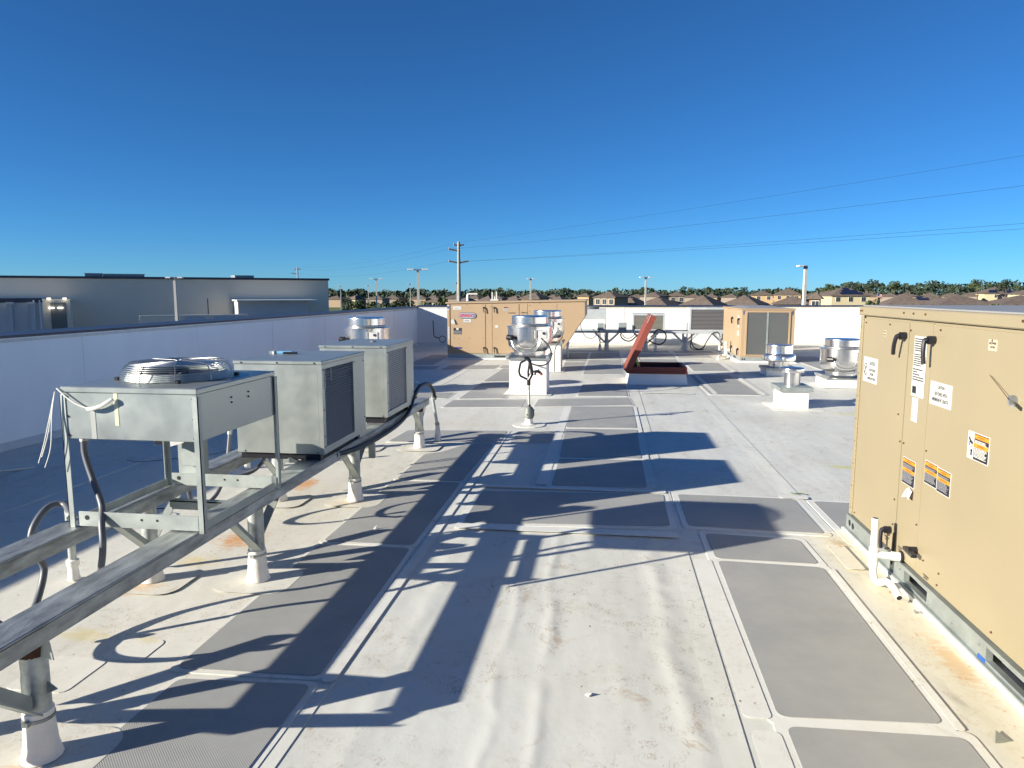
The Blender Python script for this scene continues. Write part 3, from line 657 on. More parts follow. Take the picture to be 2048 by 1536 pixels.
MB().tube([(-2.275, 2.984, 1.158), (-2.262, 2.983, 1.150), (-2.266, 2.983, 1.138), (-2.282, 2.984, 1.136)], .002, 5).build('loop', ROPE, t)
for i, (dx, dz) in enumerate(((0, 0), (-.02, -.03), (.012, -.05))):
    MB().tube([(-2.565, 2.98, 1.19), (-2.585 + dx * .3, 2.97, 1.08), (-2.60 + dx, 2.955, .98 + dz), (-2.635 + dx, 2.95, .88 + dz)], .0018, 4).build('loose_strand', ROPE, t)
t = thing('pliers', (-2.37, 4.95, 1.2), 'pale blue pliers lying on top of the middle condenser', 'pliers')
MB().bar((-2.43, 4.96, 1.212), (-2.30, 4.96, 1.212), .022, .018).build('handle', BLUEP, t)
MB().bar((-2.36, 4.93, 1.210), (-2.26, 4.95, 1.210), .016, .014).build('handle', BLACKP, t)
MB().cyl((-2.44, 4.955, 1.202), (-2.44, 4.955, 1.222), .016).build('jaw', GALVD, t)
MB().bar((-2.475, 4.95, 1.212), (-2.44, 4.955, 1.212), .012, .020).build('jaw', GALVD, t)
t = tag(MB().lathe([(.001, 0), (.028, .002), (.03, .008), (.012, .012), (.001, .014)], (0, 0, 0), 12).build('washer_cap', GALVD), 'small grey cap lying on top of the farthest near-rack condenser', 'cap'); t.location = (-2.14, 6.3, 1.2005)
# paper/plastic rag and scrap at the rack's end
t = thing('scrap_bundle', (-1.96, 6.95, RT), 'crumpled brown bracket and white plastic rag at the far end of the near rack', 'scrap')
m_ = MB(); rg = [(random.uniform(-.03, .03), random.uniform(-.05, .05)) for _ in range(9)]
pts = [(-1.95 + (i % 3 - 1) * .035 + rg[i][0] * .5, 6.98 + rg[i][1], .60 + (i // 3) * .075) for i in range(9)]
m_.faces(pts, [(0, 1, 4, 3), (1, 2, 5, 4), (3, 4, 7, 6), (4, 5, 8, 7)]); o = m_.build('rag', ROPE, t); o.modifiers.new('thick', 'SOLIDIFY').thickness = .004
m_ = MB(); m_.bar((-1.98, 6.86, RT + .012), (-1.93, 6.98, .60), .03, .02); m_.bar((-1.93, 6.98, .60), (-1.90, 7.0, .72), .02, .012); m_.bar((-2.02, 6.80, RT + .03), (-1.93, 6.86, RT + .03), .05, .055); m_.build('bracket', RUST, t, smooth=False)

# ================================================================== UPBLAST EXHAUST FANS
def fan_parts(t):
    """origin = centre of the curb top plate underside (z=0 local)"""
    for x in (-.33, .33): MB().box(x - .025, x + .025, -.36, .36, .012, .052, .002).build('base_channel', GALVD, t, smooth=False)
    MB().box(-.345, .345, -.345, .345, -.010, .0115, .003).build('base_plate', GALV, t, smooth=False)
    MB().lathe([(.262, .0525), (.262, .06), (.262, .108), (.262, .115), (.278, .122), (.322, .152), (.346, .19), (.358, .24), (.362, .29), (.362, .32), (.362, .48), (.362, .50), (.378, .503), (.378, .518), (.30, .524)], n=64).build('bowl', ALU, t)
    MB().lathe([(.300, .5245), (.286, .535), (.284, .545), (.312, .550), (.316, .558)], n=48).build('rain_gap', ALUD, t)
    MB().lathe([(.316, .5585), (.301, .562), (.298, .566), (.298, .572), (.298, .665), (.298, .674), (.294, .684), (.284, .690), (.270, .692), (.0001, .698)], n=64).build('cap', ALU, t)
    m_ = MB()
    for x, z in ((-.02, .30), (-.02, .34)): m_.cyl((x, -.366, z), (x, -.355, z), .008)
    stuff(m_.build('rivets', ALUD, t))
    b = MB().box(.175, .315, -.375, -.285, .335, .46, .005).build('switch_box', LIGHTBOX, t, smooth=False)
    MB().cyl((.265, -.385, .42), (.265, -.3745, .42), .022).build('rotary_knob', INK, b)
    MB().box(.125, .150, -.372, -.325, .33, .47, .003).build('bracket', ALUD, t, smooth=False)
    m_ = MB(); m_.cyl((-.325, -.30, .345), (-.245, -.355, .345), .045, n=16); m_.build('motor_vent', BLACKP, t)
    for r_, dz in ((.0, 0), (.028, -.03)):
        MB().tube([(-.26, -.34, .31 + dz * .3), (-.22, -.37, .22 + dz), (-.12, -.39, .155 + dz), (.02, -.395, .135 + dz), (.13, -.385, .17 + dz), (.175 + r_, -.36, .25), (.19 + r_, -.35, .335)], .0085, 8).build('flex_tube', ALUD, t)
def fan_unit(x, y, curb_h, label):
    t = thing('exhaust_fan', (x, y, curb_h), label, 'exhaust fan', 'spun aluminium upblast exhaust fans', local=True)
    fan_parts(t); return t
def curb(t, h, w=.30, m=CURBW):
    """curb in the local frame of a thing whose origin is at the curb top"""
    o = MB().hexa([(-w - .004, -w - .004, -h + .002), (w + .004, -w - .004, -h + .002), (w + .004, w + .004, -h + .002), (-w - .004, w + .004, -h + .002),
               (-w, -w, -.0105), (w, -w, -.0105), (w, w, -.0105), (-w, w, -.0105)]).build('curb', m, t, smooth=False)
    MB().prism(rrect(-w - .09, w + .09, -w - .09, w + .09, .04), -h + .0090, -h + .0112).build('curb_skirt', TPO2, o, smooth=False)
f1 = fan_unit(-1.275, 11.66, .585, 'nearest spun aluminium exhaust fan, on a tall white curb directly behind the black hydrant')
curb(f1, .585)
f2 = tree_copy(f1, (-1.275, 15.1, .585), 'shiny spun aluminium exhaust fan on a tall white curb, half hidden behind the nearest one')
f3 = tree_copy(f1, (-3.93, 11.25, .56), 'shiny spun aluminium exhaust fan rising behind the farthest near-rack condenser')
f4 = fan_unit(4.12, 13.2, .155, 'shiny aluminium exhaust fan on a low curb, partly hidden by the big tan unit'); curb(f4, .155, .33)
def cable(pts, r, label, m=RUBBER, cat='cable'):
    return tag(MB().tube(pts, r, 8, smooth=8).build('power_cable', m), label, cat)
cable([(-1.05, 11.295, .925), (-.97, 11.22, .86), (-.90, 11.15, .78), (-.875, 11.12, .68), (-.90, 11.1, .58), (-.98, 11.15, .515), (-1.08, 11.2, .50), (-1.17, 11.28, .505), (-1.2, 11.35, .51)], .0125, 'black cable looping from the switch box of the nearest exhaust fan down to its curb')
cable([(-1.03, 14.735, .925), (-.96, 14.66, .82), (-.93, 14.62, .74), (-1.0, 14.60, .64), (-1.07, 14.62, .50), (-1.08, 14.64, .30), (-1.09, 14.66, .02)], .011, 'black cable running down from the switch box of the second exhaust fan')

# mushroom vent and small vent
t = thing('roof_vent', (3.42, 14.82, 0), 'two-tier aluminium mushroom vent on a low grey-capped curb', 'roof vent')
cx, cy = 3.42, 14.82
MB().box(cx - .29, cx + .29, cy - .29, cy + .29, .002, .118).build('curb', CURBW, t, smooth=False)
MB().box(cx - .32, cx + .32, cy - .32, cy + .32, .119, .168, .004).build('cap_plate', GALVD, t, smooth=False)
MB().lathe([(.20, .1685), (.20, .30)], (cx, cy, 0)).build('neck', ALU, t)
MB().lathe([(.30, .300), (.315, .31), (.315, .385), (.30, .415), (.24, .43)], (cx, cy, 0)).build('flange', ALU, t)
MB().lathe([(.262, .4305), (.257, .436), (.255, .445), (.255, .595), (.255, .605), (.248, .618), (.235, .622), (.0001, .630)], (cx, cy, 0)).build('cap', ALU, t)
t = thing('roof_vent', (2.665, 10.75, 0), 'small round aluminium vent cap on a square white curb with grey lid', 'roof vent')
cx, cy = 2.665, 10.72
MB().hexa([(cx - .190, cy - .242, .002), (cx + .188, cy - .242, .002), (cx + .188, cy + .242, .002), (cx - .190, cy + .242, .002), (cx - .185, cy - .235, .248), (cx + .185, cy - .235, .248), (cx + .185, cy + .235, .248), (cx - .185, cy + .235, .248)]).build('curb', CURBW, t, smooth=False)
MB().box(cx - .235, cx + .235, cy - .28, cy + .28, .249, .312, .004).build('cap_plate', GREYSH, t, smooth=False)
MB().lathe([(.103, .3125), (.103, .50)], (cx, cy, 0)).build('pipe', ALU, t)
MB().box(cx + .09, cx + .118, cy - .02, cy + .02, .3135, .49).build('pipe_seam', ALUD, t, smooth=False)
MB().lathe([(.155, .500), (.168, .502), (.170, .508), (.170, .552), (.168, .562), (.158, .572), (.150, .574), (.0001, .588)], (cx, cy, 0)).build('cap', ALU, t)
MB().prism(rrect(cx - .33, cx + .38, cy - .42, cy + .40, .05), .001, .0045).build('curb_skirt', TPO2, t, smooth=False)

# ================================================================== HYDRANT
t = thing('roof_hydrant', (-.962, 8.73, 0), 'black handled freeze-proof roof hydrant on a slim galvanised pipe', 'hydrant')
hx, hy = -.962, 8.73
MB().lathe([(.085, .012), (.060, .022), (.050, .045), (.048, .085)], (hx, hy, 0), 20).build('boot', PIPEBOOT, t)
MB().lathe([(.050, .085), (.058, .088), (.058, .205), (.046, .222), (.040, .232), (.024, .236)], (hx, hy, 0), 24).build('cast_cover', IRON, t)
m_ = MB(); m_.box(hx + .052, hx + .066, hy - .012, hy + .012, .11, .20, .003); m_.cyl((hx - .02, hy - .064, .14), (hx - .02, hy - .056, .14), .007); m_.build('cover_lug', BLACKP, t)
MB().cyl((hx, hy, .236), (hx, hy, .262), .026, .020, 14).build('collar', BLACKP, t)
MB().cyl((hx, hy, .262), (hx - .004, hy, .52), .0155, n=16).build('riser_pipe', GALVP, t)
MB().cyl((hx - .004, hy, .505), (hx - .004, hy, .575), .024, n=14).build('head_body', BLACKP, t)
m_ = MB(); m_.tube([(hx - .005, hy, .57), (hx + .02, hy, .615), (hx + .035, hy, .66), (hx + .02, hy, .75), (hx, hy, .815), (hx - .03, hy, .842), (hx - .055, hy, .835)], .021, 10)
m_.tube([(hx - .005, hy, .58), (hx - .012, hy, .66), (hx - .006, hy, .72), (hx + .004, hy, .79)], .013, 8); m_.tube([(hx - .012, hy, .66), (hx + .012, hy, .62)], .010, 8, smooth=1)
m_.build('handle', BLACKP, t)
MB().tube([(hx - .045, hy, .815), (hx - .075, hy, .80), (hx - .105, hy, .78), (hx - .118, hy, .73), (hx - .125, hy, .67), (hx - .108, hy, .62), (hx - .07, hy, .60), (hx - .02, hy, .575)], .0135, 10).build('lever', BLACKP, t)
MB().tube([(hx + .025, hy, .655), (hx + .07, hy, .672), (hx + .11, hy, .678), (hx + .14, hy, .66)], .019, 10).build('spout', BLACKP, t)
MB().cyl((hx + .115, hy, .68), (hx + .125, hy, .712), .008).build('vent_pin', BLACKP, t)
MB().cyl((hx + .07, hy - .005, .665), (hx + .07, hy - .012, .630), .018, n=10).build('vacuum_breaker', BLACKP, t)
MB().cyl((hx + .14, hy, .662), (hx + .162, hy, .632), .017, n=12).build('hose_thread', mat('brass', (.42, .12, .06), .35, .6), t)

# ================================================================== ROOF HATCH
t = thing('roof_hatch', (.9, 13.4, 0), 'open red-brown steel roof hatch with its lid propped up', 'roof hatch')
MB().hexa([(.36, 12.90, .002), (1.44, 12.90, .002), (1.44, 13.98, .002), (.36, 13.98, .002), (.40, 12.96, .195), (1.40, 12.96, .195), (1.40, 13.92, .195), (.40, 13.92, .195)]).build('curb', CURBW, t, smooth=False)
m_ = MB()
for a in ((.385, .435, 12.94, 13.94), (1.365, 1.42, 12.94, 13.94), (.4352, 1.3648, 12.94, 12.99), (.4352, 1.3648, 13.89, 13.94)): m_.box(*a, .196, .315)
m_.box(.375, 1.435, 12.925, 12.9395, .196, .235); m_.box(1.4205, 1.435, 12.94, 13.95, .196, .235)
fr_ = m_.build('frame', REDD, t, smooth=False)
MB().box(.4355, 1.3645, 12.991, 13.889, .1955, .205).build('shaft_opening', DARK, t, smooth=False)
for y in (12.991, 13.80): MB().bar((.47, y + .04, .26), (.50, y + .04, .30), .03, .02).build('hinge', GALVD, t, smooth=False)
th = R(66.3); L = 1.06; hz = Vector((.335, 0, .285)); d = Vector((math.cos(th), 0, math.sin(th))); nn = Vector((math.sin(th), 0, -math.cos(th)))
def lidpt(a, b, y): p = hz + d * a + nn * b; return (p.x, y, p.z)
def lidbox(a0, a1, b0, b1, y0, y1): return [lidpt(a0, b0, y0), lidpt(a1, b0, y0), lidpt(a1, b0, y1), lidpt(a0, b0, y1), lidpt(a0, b1, y0), lidpt(a1, b1, y0), lidpt(a1, b1, y1), lidpt(a0, b1, y1)]
m_ = MB(); m_.hexa(lidbox(0, L, 0, .018, 12.90, 13.97))
lid = m_.build('lid', REDP, t, smooth=False)
m_ = MB(); m_.hexa(lidbox(0, L, .0182, .105, 12.90, 12.925)); m_.hexa(lidbox(0, L, .0182, .105, 13.945, 13.97)); m_.hexa(lidbox(L - .025, L, .0182, .105, 12.9252, 13.9448)); m_.hexa(lidbox(0, .025, .0182, .105, 12.9252, 13.9448))
m_.build('lid_rim', REDP, lid, smooth=False)
m_ = MB(); m_.hexa(lidbox(L - .16, L - .01, -.0015, -.0002, 12.92, 12.97)); m_.build('bird_lime', WHITEL, lid, smooth=False)
m_ = MB(); m_.bar(lidpt(L - .10, -.012, 13.3), lidpt(L - .02, -.012, 13.3), .03, .02); m_.build('latch', GALVD, lid, smooth=False)
MB().hexa([(.30, 12.92, .27), (.36, 12.92, .197), (.42, 12.92, .197), (.38, 12.92, .30), (.30, 13.95, .27), (.36, 13.95, .197), (.42, 13.95, .197), (.38, 13.95, .30)]).build('hinge_flap', REDP, t, smooth=False)
MB().cyl((.56, 13.02, .27), (.50, 13.0, .52), .011, n=8).build('prop_arm', YEL, t)
MB().cyl((.60, 13.02, .26), (.515, 13.0, .52), .009, n=8).build('prop_arm', YEL, t)

# ================================================================== BIG RIGHT ROOFTOP UNIT
bu = thing('rooftop_unit', (2.8, 3.3, 0), 'huge tan packaged rooftop unit filling the right edge, covered with warning labels', 'rooftop unit')
BX, BY0, BY1, BZ0, BZ1 = 1.68, .9, 5.035, .135, 1.50
MB().box(BX + .012, 3.95, BY0, BY1, BZ0, BZ1, .004).build('cabinet', TAN, bu, smooth=False)
MB().box(BX - .012, 3.98, BY0 - .02, BY1 + .02, BZ1 + .0005, BZ1 + .058, .006).build('lid', TAN, bu, smooth=False)
MB().box(BX + .006, 3.96, BY0, BY1, BZ1 + .0582, BZ1 + .068, .003).build('lid_sheet', TANTOP, bu, smooth=False)
F = Face((BX, BY1, 0), (0, -1, 0), (-1, 0, 0))      # u runs towards the camera
def panel(a0, a1, b0, b1, name='access_door', d1=.0):
    m_ = MB(); F.rect(m_, a0, a1, b0, b1, -.0115, d1); o = m_.build(name, TAN, bu, smooth=False)
    return o
panel(.0, .045, BZ0 + .002, BZ1 - .002, 'corner_post', .004)
d1 = panel(.050, .775, BZ0 + .01, BZ1 - .018); d2 = panel(.783, 1.070, BZ0 + .01, BZ1 - .012, 'fixed_panel', -.001); d3 = panel(1.074, 2.60, BZ0 + .01, BZ1 - .018); d4 = panel(2.61, 4.10, BZ0 + .01, BZ1 - .018)
m_ = MB(); F.rect(m_, 1.062, 1.073, .42, BZ1 - .02, -.0085, .001); m_.build('door_gasket', TAN, bu, smooth=False)
m_ = MB()
F.rect(m_, .046, .0495, BZ0 + .01, BZ1 - .018, -.0117, -.009); m_.build('door_shadow_gap', DARK, bu, smooth=False)
hm = MB()                                            # piano hinge
for k in range(44):
    b = BZ0 + .03 + k * .0305; p = F.p(.056, b, .004); hm.cyl(p, p + Vector((0, 0, .026)), .006, n=8)
hm.build('piano_hinge', TAN, d1)
screws(F, [(.025, BZ0 + .05 + k * .155) for k in range(9)] + [(.10, 1.455), (.50, 1.46), (.71, .95), (.76, .80), (.74, .30), (.80, 1.44), (.81, .80), (1.16, 1.46), (1.66, 1.44), (1.10, .82), (1.05, .40), (.97, .52), (.10, .17), (1.16, .24), (1.33, .175), (1.34, .24), (1.85, .18), (2.2, .20), (2.1, 1.44), (.70, .22), (.74, .45)], .006, bu, RUST)
screws(Face((BX - .012, BY1, 0), (0, -1, 0), (-1, 0, 0)), [(.02, 1.53), (.05, 1.532), (.72, 1.535), (.85, 1.535), (1.0, 1.535), (1.9, 1.535)], .007, bu, RUST)
def handle(a, b, ang, parent, L_=.115):
    c = F.p(a, b, 0); o = MB().cyl(F.p(a, b, .001), F.p(a, b, .035), .022, n=18).build('door_handle', BLACKP, parent)
    t_ = R(ang); du, dv = math.sin(t_), -math.cos(t_)
    mb = MB(); q0 = F.p(a, b, .040); q1 = F.p(a + du * L_ * .3 - .028, b + dv * L_ * .15, .045)
    mb.tube([F.p(a, b, .034), F.p(a - .01, b - .002, .046), F.p(a - .010 + du * L_ * .5, b + dv * L_ * .5, .050), F.p(a - .010 + du * L_, b + dv * L_, .044)], .011, 8)
    mb.build('grip', BLACKP, o)
    return o
handle(.735, 1.405, -20, d1); handle(1.10, 1.405, 0, d3, .125); handle(.71, .255, 0, d1); 
o = MB().cyl(F.p(1.07, .262, .001), F.p(1.07, .262, .035), .020, n=18).build('door_handle', BLACKP, d3)
m_ = MB(); m_.bar(F.p(1.03, .262, .042), F.p(1.155, .258, .046), .028, .018); m_.build('grip', BLACKP, o)
def label_plate(a0, a1, b0, b1, m, parent=bu, d=.003):
    m_ = MB(); F.rect(m_, a0, a1, b0, b1, .0005, d); return m_.build('label', m, parent, smooth=False)
def lettering(f, parent, items, m, d=.0036, sx=1):
    m_ = MB()
    for (s_, size, a, b) in items: f.text(m_, s_, size, a, b, d, sx=sx, bold=.0006)
    return m_.build('lettering', m, parent, smooth=False)
def lines(f, parent, a0, a1, b0, b1, n, m, d0=.0031, d1=.0036, ragged=.3, name='text_lines'):
    m_ = MB(); p = (b1 - b0) / n
    for k in range(n):
        e = a1 - (a1 - a0) * random.random() * ragged; s0 = a0
        while s0 < e - .002:
            w_ = min(e - s0, random.uniform(.006, .022)); f.rect(m_, s0, s0 + w_, b0 + p * k + p * .25, b0 + p * k + p * .75, d0, d1); s0 += w_ + .003
    return stuff(m_.build(name, m, parent, smooth=False))
lb = label_plate(.105, .345, 1.075, 1.235, WHITEL)
lettering(F, lb, [('! CAUTION !', .034, .255, 1.197), ('DO NOT WORK', .024, .255, 1.155), ('ON UNIT', .024, .255, 1.128), ('DURING ANY STORM', .022, .250, 1.101)], INK, sx=.62)
m_ = MB(); n = 28
for k in range(n):
    t0, t1 = 2 * math.pi * k / n, 2 * math.pi * (k + 1) / n; q = []
    for dd in (.0031, .0036):
        for rr, tt in ((.026, t0), (.031, t0), (.031, t1), (.026, t1)): q.append(F.p(.145 + rr * math.cos(tt), 1.155 + rr * 1.3 * math.sin(tt), dd))
    m_.hexa(q)
for a, b, c, e in ((-.012, .02, .004, .004), (-.006, .004, .012, .012), (.0, .0, -.012, -.022), (-.02, -.025, .02, .025)):
    m_.bar(F.p(.145 + a, 1.155 + b, .0035), F.p(.145 + c, 1.155 + e, .0035), .005, .0012, up=(-1, 0, 0))
m_.build('prohibition_mark', INK, lb, smooth=False)
lb = label_plate(.862, 1.018, 1.085, 1.415, WHITEL)      # long rating plate
lines(F, lb, .87, 1.01, 1.33, 1.405, 6, INK); lines(F, lb, .87, 1.01, 1.25, 1.32, 6, INK, ragged=.5); lines(F, lb, .87, 1.01, 1.17, 1.24, 5, INK, ragged=.6)
m_ = MB(); F.rect(m_, .875, .925, 1.10, 1.14, .0031, .0036); m_.build('black_square', INK, lb, smooth=False)
lines(F, lb, .94, 1.0, 1.10, 1.15, 4, GREYINK)
lb = label_plate(.885, .96, .945, 1.078, WHITEL); lines(F, lb, .89, .95, .96, 1.06, 6, GREYINK, ragged=.6)
lb = label_plate(1.095, 1.33, 1.075, 1.195, WHITEL)
lettering(F, lb, [('! CAUTION !', .024, 1.215, 1.170), ('USE FORKS WITH', .026, 1.215, 1.135), ('MINIMUM 96" LENGTH', .026, 1.215, 1.104)], INK, sx=.68)
def warn(a0, a1, b0, b1, parent=bu, picto=0):
    lb = label_plate(a0 - .004, a1 + .004, b0 - .004, b1 + .004, WHITEL, parent)
    s_ = a0 + (a1 - a0) * (.30 if picto else 0); m_ = MB(); F.rect(m_, s_, a1, b0, b1, .0031, .0036); m_.build('black_field', INK, lb, smooth=False)
    h = b1 - b0
    for k, wd in ((b1 - .018, 'WARNING'), (b0 + h * .52, 'WARNING' if picto else 'ADVERTENCIA')):
        m_ = MB(); F.rect(m_, s_, a1, k - .004, k + .014, .0037, .0042); m_.build('orange_band', ORANGE, lb, smooth=False)
        m_ = MB(); F.text(m_, wd, .012, (s_ + a1) / 2, k + .005, .0046); m_.build('lettering', INK, lb, smooth=False)
    lines(F, lb, s_ + .005, a1 - .005, b0 + .01, b0 + h * .48, 8, GREYINK if not picto else TRIM, .0037, .0041, .25); lines(F, lb, s_ + .005, a1 - .005, b0 + h * .60, b1 - .028, 6, GREYINK if not picto else TRIM, .0037, .0041, .25)
    return lb
warn(.826, .985, .583, .725); warn(1.105, 1.242, .655, .770); warn(1.250, 1.385, .648, .766)
lb = warn(1.525, 1.705, .890, 1.010, picto=1)
m_ = MB()
m_.prism([(0, 0), (.001, 0), (.001, .001), (0, .001)], -5, -4.99) if False else None
for (a, b, c, e, w_) in ((1.535, .985, 1.548, .965, .010), (1.546, .968, 1.568, .960, .012), (1.541, .965, 1.541, .945, .003), (1.561, .932, 1.561, .915, .010), (1.553, .925, 1.570, .925, .004), (1.562, .945, 1.566, .940, .004), (1.558, .915, 1.556, .903, .004), (1.564, .915, 1.567, .903, .004)):
    m_.bar(F.p(a, b, .0042), F.p(c, e, .0042), w_, .0012, up=(-1, 0, 0))
m_.build('pictogram', INK, lb, smooth=False)
for a0, a1, b0, b1, tx in ((.405, .445, 1.385, 1.42, 'SCCR'), (1.63, 1.70, 1.395, 1.445, 'BLOWER')):
    lb = label_plate(a0, a1, b0, b1, mat('tan_label', (.52, .43, .30), .5)); lettering(F, lb, [(tx, .014, (a0 + a1) / 2, (b0 + b1) / 2 + .008), ('ACCESS', .011, (a0 + a1) / 2, (b0 + b1) / 2 - .009)], INK)
lettering(F, bu, [('CONDENSATE', .012, .66, .195), ('DRAIN', .012, .66, .18), ('BLOWER', .012, .86, .20), ('ACCESS', .012, .86, .185), ('COMPRESSOR', .011, 1.20, .17), ('SECTION', .011, 1.20, .157)], INK, .0008)
m_ = MB(); m_.faces([F.p(.93, .575, .004), F.p(.985, .565, .010), F.p(.99, .52, .03), F.p(.95, .525, .025), F.p(.90, .51, .03), F.p(.91, .56, .012)], [(0, 1, 2, 3), (0, 3, 4, 5)])
o = m_.build('peeling_label', WHITEL, bu, smooth=False); o.modifiers.new('thick', 'SOLIDIFY').thickness = .0008
# latch, at the right edge of the picture
m_ = MB(); m_.cyl(F.p(1.87, 1.205, .0), F.p(1.87, 1.205, .02), .022); m_.bar(F.p(1.87, 1.205, .02), F.p(1.95, 1.195, .05), .012, .012); m_.build('rod_latch', GALVD, bu)
MB().tube([F.p(1.88, 1.21, .03), F.p(1.78, 1.25, .02), F.p(1.68, 1.29, .012)], .0015, 5).build('wire_tie', RUST, bu)
m_ = MB(); m_.bar(F.p(.79, .075, .012), F.p(.80, .265, .012), .014, .012); m_.build('black_strap', BLACKP, bu, smooth=False)
# galvanised base rail with fork slots
slots = [(.98, 1.27), (1.86, 2.25), (2.7, 3.1)]
a = 0; rz0, rz1 = -.0, .125; RB = Face((BX - .012, BY1 + .015, 0), (0, -1, 0), (-1, 0, 0))
m_ = MB(); prev = 0
for s0, s1 in slots + [(4.2, 4.2)]:
    RB.rect(m_, prev, s0, .036, .128, -.03, 0)
    if s1 > s0: RB.rect(m_, s0, s1, .036, .048, -.03, 0); RB.rect(m_, s0, s1, .108, .128, -.03, 0)
    prev = s1
m_.box(BX - .028, BX + .03, BY0, BY1 + .015, .026, .0355)     # bottom lip
m_.box(BX + .02, 3.95, BY1 + .002, BY1 + .016, .026, .134)
br = m_.build('base_rail', GREYSH, bu, smooth=False)
m_ = MB(); RB.rect(m_, .05, 4.1, .036, .128, -.09, -.08); m_.build('rail_interior', DARK, bu, smooth=False)
for (a_, b_) in ((.07, .082), (.135, .078)):
    m_ = MB(); m_.cyl(RB.p(a_, b_, .0002), RB.p(a_, b_, .0012), .022, n=16); m_.build('lifting_hole', DARK, br)
m_ = MB()
for s0, s1 in slots: m_.cyl(RB.p(s1 + .03, .06, 0), RB.p(s1 + .03, .06, .012), .008, n=6); m_.cyl(RB.p(s0 - .05, .095, 0), RB.p(s0 - .05, .095, .008), .006, n=6)
for a_ in (.2, .5, 1.55): m_.cyl(RB.p(a_, .07, 0), RB.p(a_, .07, .008), .006, n=6)
stuff(m_.build('bolts', GALVD, br))
MB().box(BX - .035, 3.98, BY0 - .03, BY1 + .03, .002, .0255).build('curb_edge', CURBW, bu, smooth=False)
m_ = MB(); RB.rect(m_, 1.80, 1.86, .02, .05, .001, .004); m_.build('blue_tape', mat('blue_tape', (.02, .10, .45), .5), bu, smooth=False)
# condensate trap
t = thing('condensate_drain', (1.53, 4.05, 0), 'white PVC condensate trap pipe rising beside the big tan unit', 'drain pipe')
px_, py_ = 1.535, 4.16
MB().tube([(px_, py_ + .01, .37), (px_, py_, .16), (px_ - .002, py_ - .015, .06), (px_ - .002, py_ - .06, .026), (px_, py_ - .12, .04), (px_ + .005, py_ - .19, .075), (px_ + .015, py_ - .26, .072), (px_ + .02, py_ - .33, .045)], .0195, 16).build('pipe', PVC, t)
MB().cyl((px_, py_, .09), (px_, py_ + .003, .20), .026, n=18).build('tee', PVC, t)
MB().cyl((px_, py_, .160), (BX - .002, py_ - .02, .158), .020, n=16).build('cross_pipe', PVC, t)
MB().cyl((px_ + .09, py_ - .012, .159), (BX - .012, py_ - .02, .158), .026, n=16).build('coupling', PVC, t)
MB().cyl((BX - .011, py_ - .02, .158), (BX - .001, py_ - .02, .158), .034, n=16).build('rubber_grommet', RUBBER, t)
MB().cyl((px_, py_ + .01, .366), (px_, py_ + .01, .3712), .0145, n=14).build('pipe_mouth', DARK, t)
MB().cyl((px_ + .02, py_ - .331, .0447), (px_ + .0202, py_ - .3325, .0442), .0145, n=14).build('pipe_mouth', DARK, t)

# ================================================================== FAR TAN UNIT WITH HOOD
fu = thing('rooftop_unit', (-2.5, 18.3, 0), 'tan packaged rooftop unit with a sloping intake hood and a badge reading LENNOX', 'rooftop unit')
Y = 17.35
MB().prismy([(-3.96, .14), (-1.17, .14), (-.56, 1.07), (-.56, 1.44), (-3.96, 1.375)], Y, 19.4).build('cabinet', TANF, fu, smooth=False)
MB().prismy([(-4.0, 1.376), (-.54, 1.441), (-.54, 1.475), (-4.0, 1.412)], Y - .03, 19.43).build('lid', TANF, fu, smooth=False)
MB().box(-3.96, -1.25, Y + .01, 19.38, .03, .139).build('base_rail', GREYSH, fu, smooth=False)
MB().box(-3.9, -1.3, Y + .1, 19.3, .001, .0295).build('curb', CURBW, fu, smooth=False)
MB().hexa([(-4.0, Y - .05, .002), (-1.2, Y - .05, .002), (-1.2, Y + .02, .002), (-4.0, Y + .02, .002), (-3.97, Y, .028), (-1.22, Y, .028), (-1.22, Y + .02, .028), (-3.97, Y + .02, .028)]).build('curb_flashing', CURBW, fu, smooth=False)
FF = Face((-3.96, Y, 0), (1, 0, 0), (0, -1, 0))
def fpanel(a0, a1, b0, b1, name='access_door', d=.010, par=None, m=TANF):
    m_ = MB(); FF.rect(m_, a0, a1, b0, b1, .0005, d); return m_.build(name, m, par or fu, smooth=False)
fd1 = fpanel(.115, .955, .155, 1.36); fpanel(.99, 1.125, .15, 1.37, 'fixed_panel', .006); fd2 = fpanel(1.15, 1.79, .155, 1.375); fpanel(1.815, 2.72, .155, 1.385, 'fixed_panel', .006); fpanel(0, .06, .15, 1.36, 'corner_post', .014)
fpanel(2.0, 2.006, .2, 1.38, 'door_gap', .008, m=DARK)
for a_, par in ((.925, fd1), (1.185, fd2)):
    for b_ in (1.28, .29):
        m_ = MB(); m_.cyl(FF.p(a_, b_, .010), FF.p(a_, b_, .045), .022, n=12); m_.bar(FF.p(a_ - .005, b_, .05), FF.p(a_ + .01, b_ - .12, .05), .022, .018); m_.build('door_handle', BLACKP, par)
for a_, b_, w_, h_, m0 in ((.13, .045, 0, 0, 0),): pass
m_ = MB(); n = 30; q = []
def stadium(cx, cz, hw, hh, n=10):
    r = hh; pts = []
    for k in range(n + 1): t_ = R(-90 + 180 * k / n); pts.append((cx + hw - r + r * math.cos(t_), cz + r * math.sin(t_)))
    for k in range(n + 1): t_ = R(90 + 180 * k / n); pts.append((cx - hw + r + r * math.cos(t_), cz + r * math.sin(t_)))
    return pts
MB().prismy(stadium(-3.455, 1.085, .225, .075), Y - .0125, Y - .0102).build('badge_edge', DARK, fd1, smooth=False)
bd = MB().prismy(stadium(-3.455, 1.085, .218, .068), Y - .028, Y - .0127).build('badge', BADGE, fu, smooth=False)
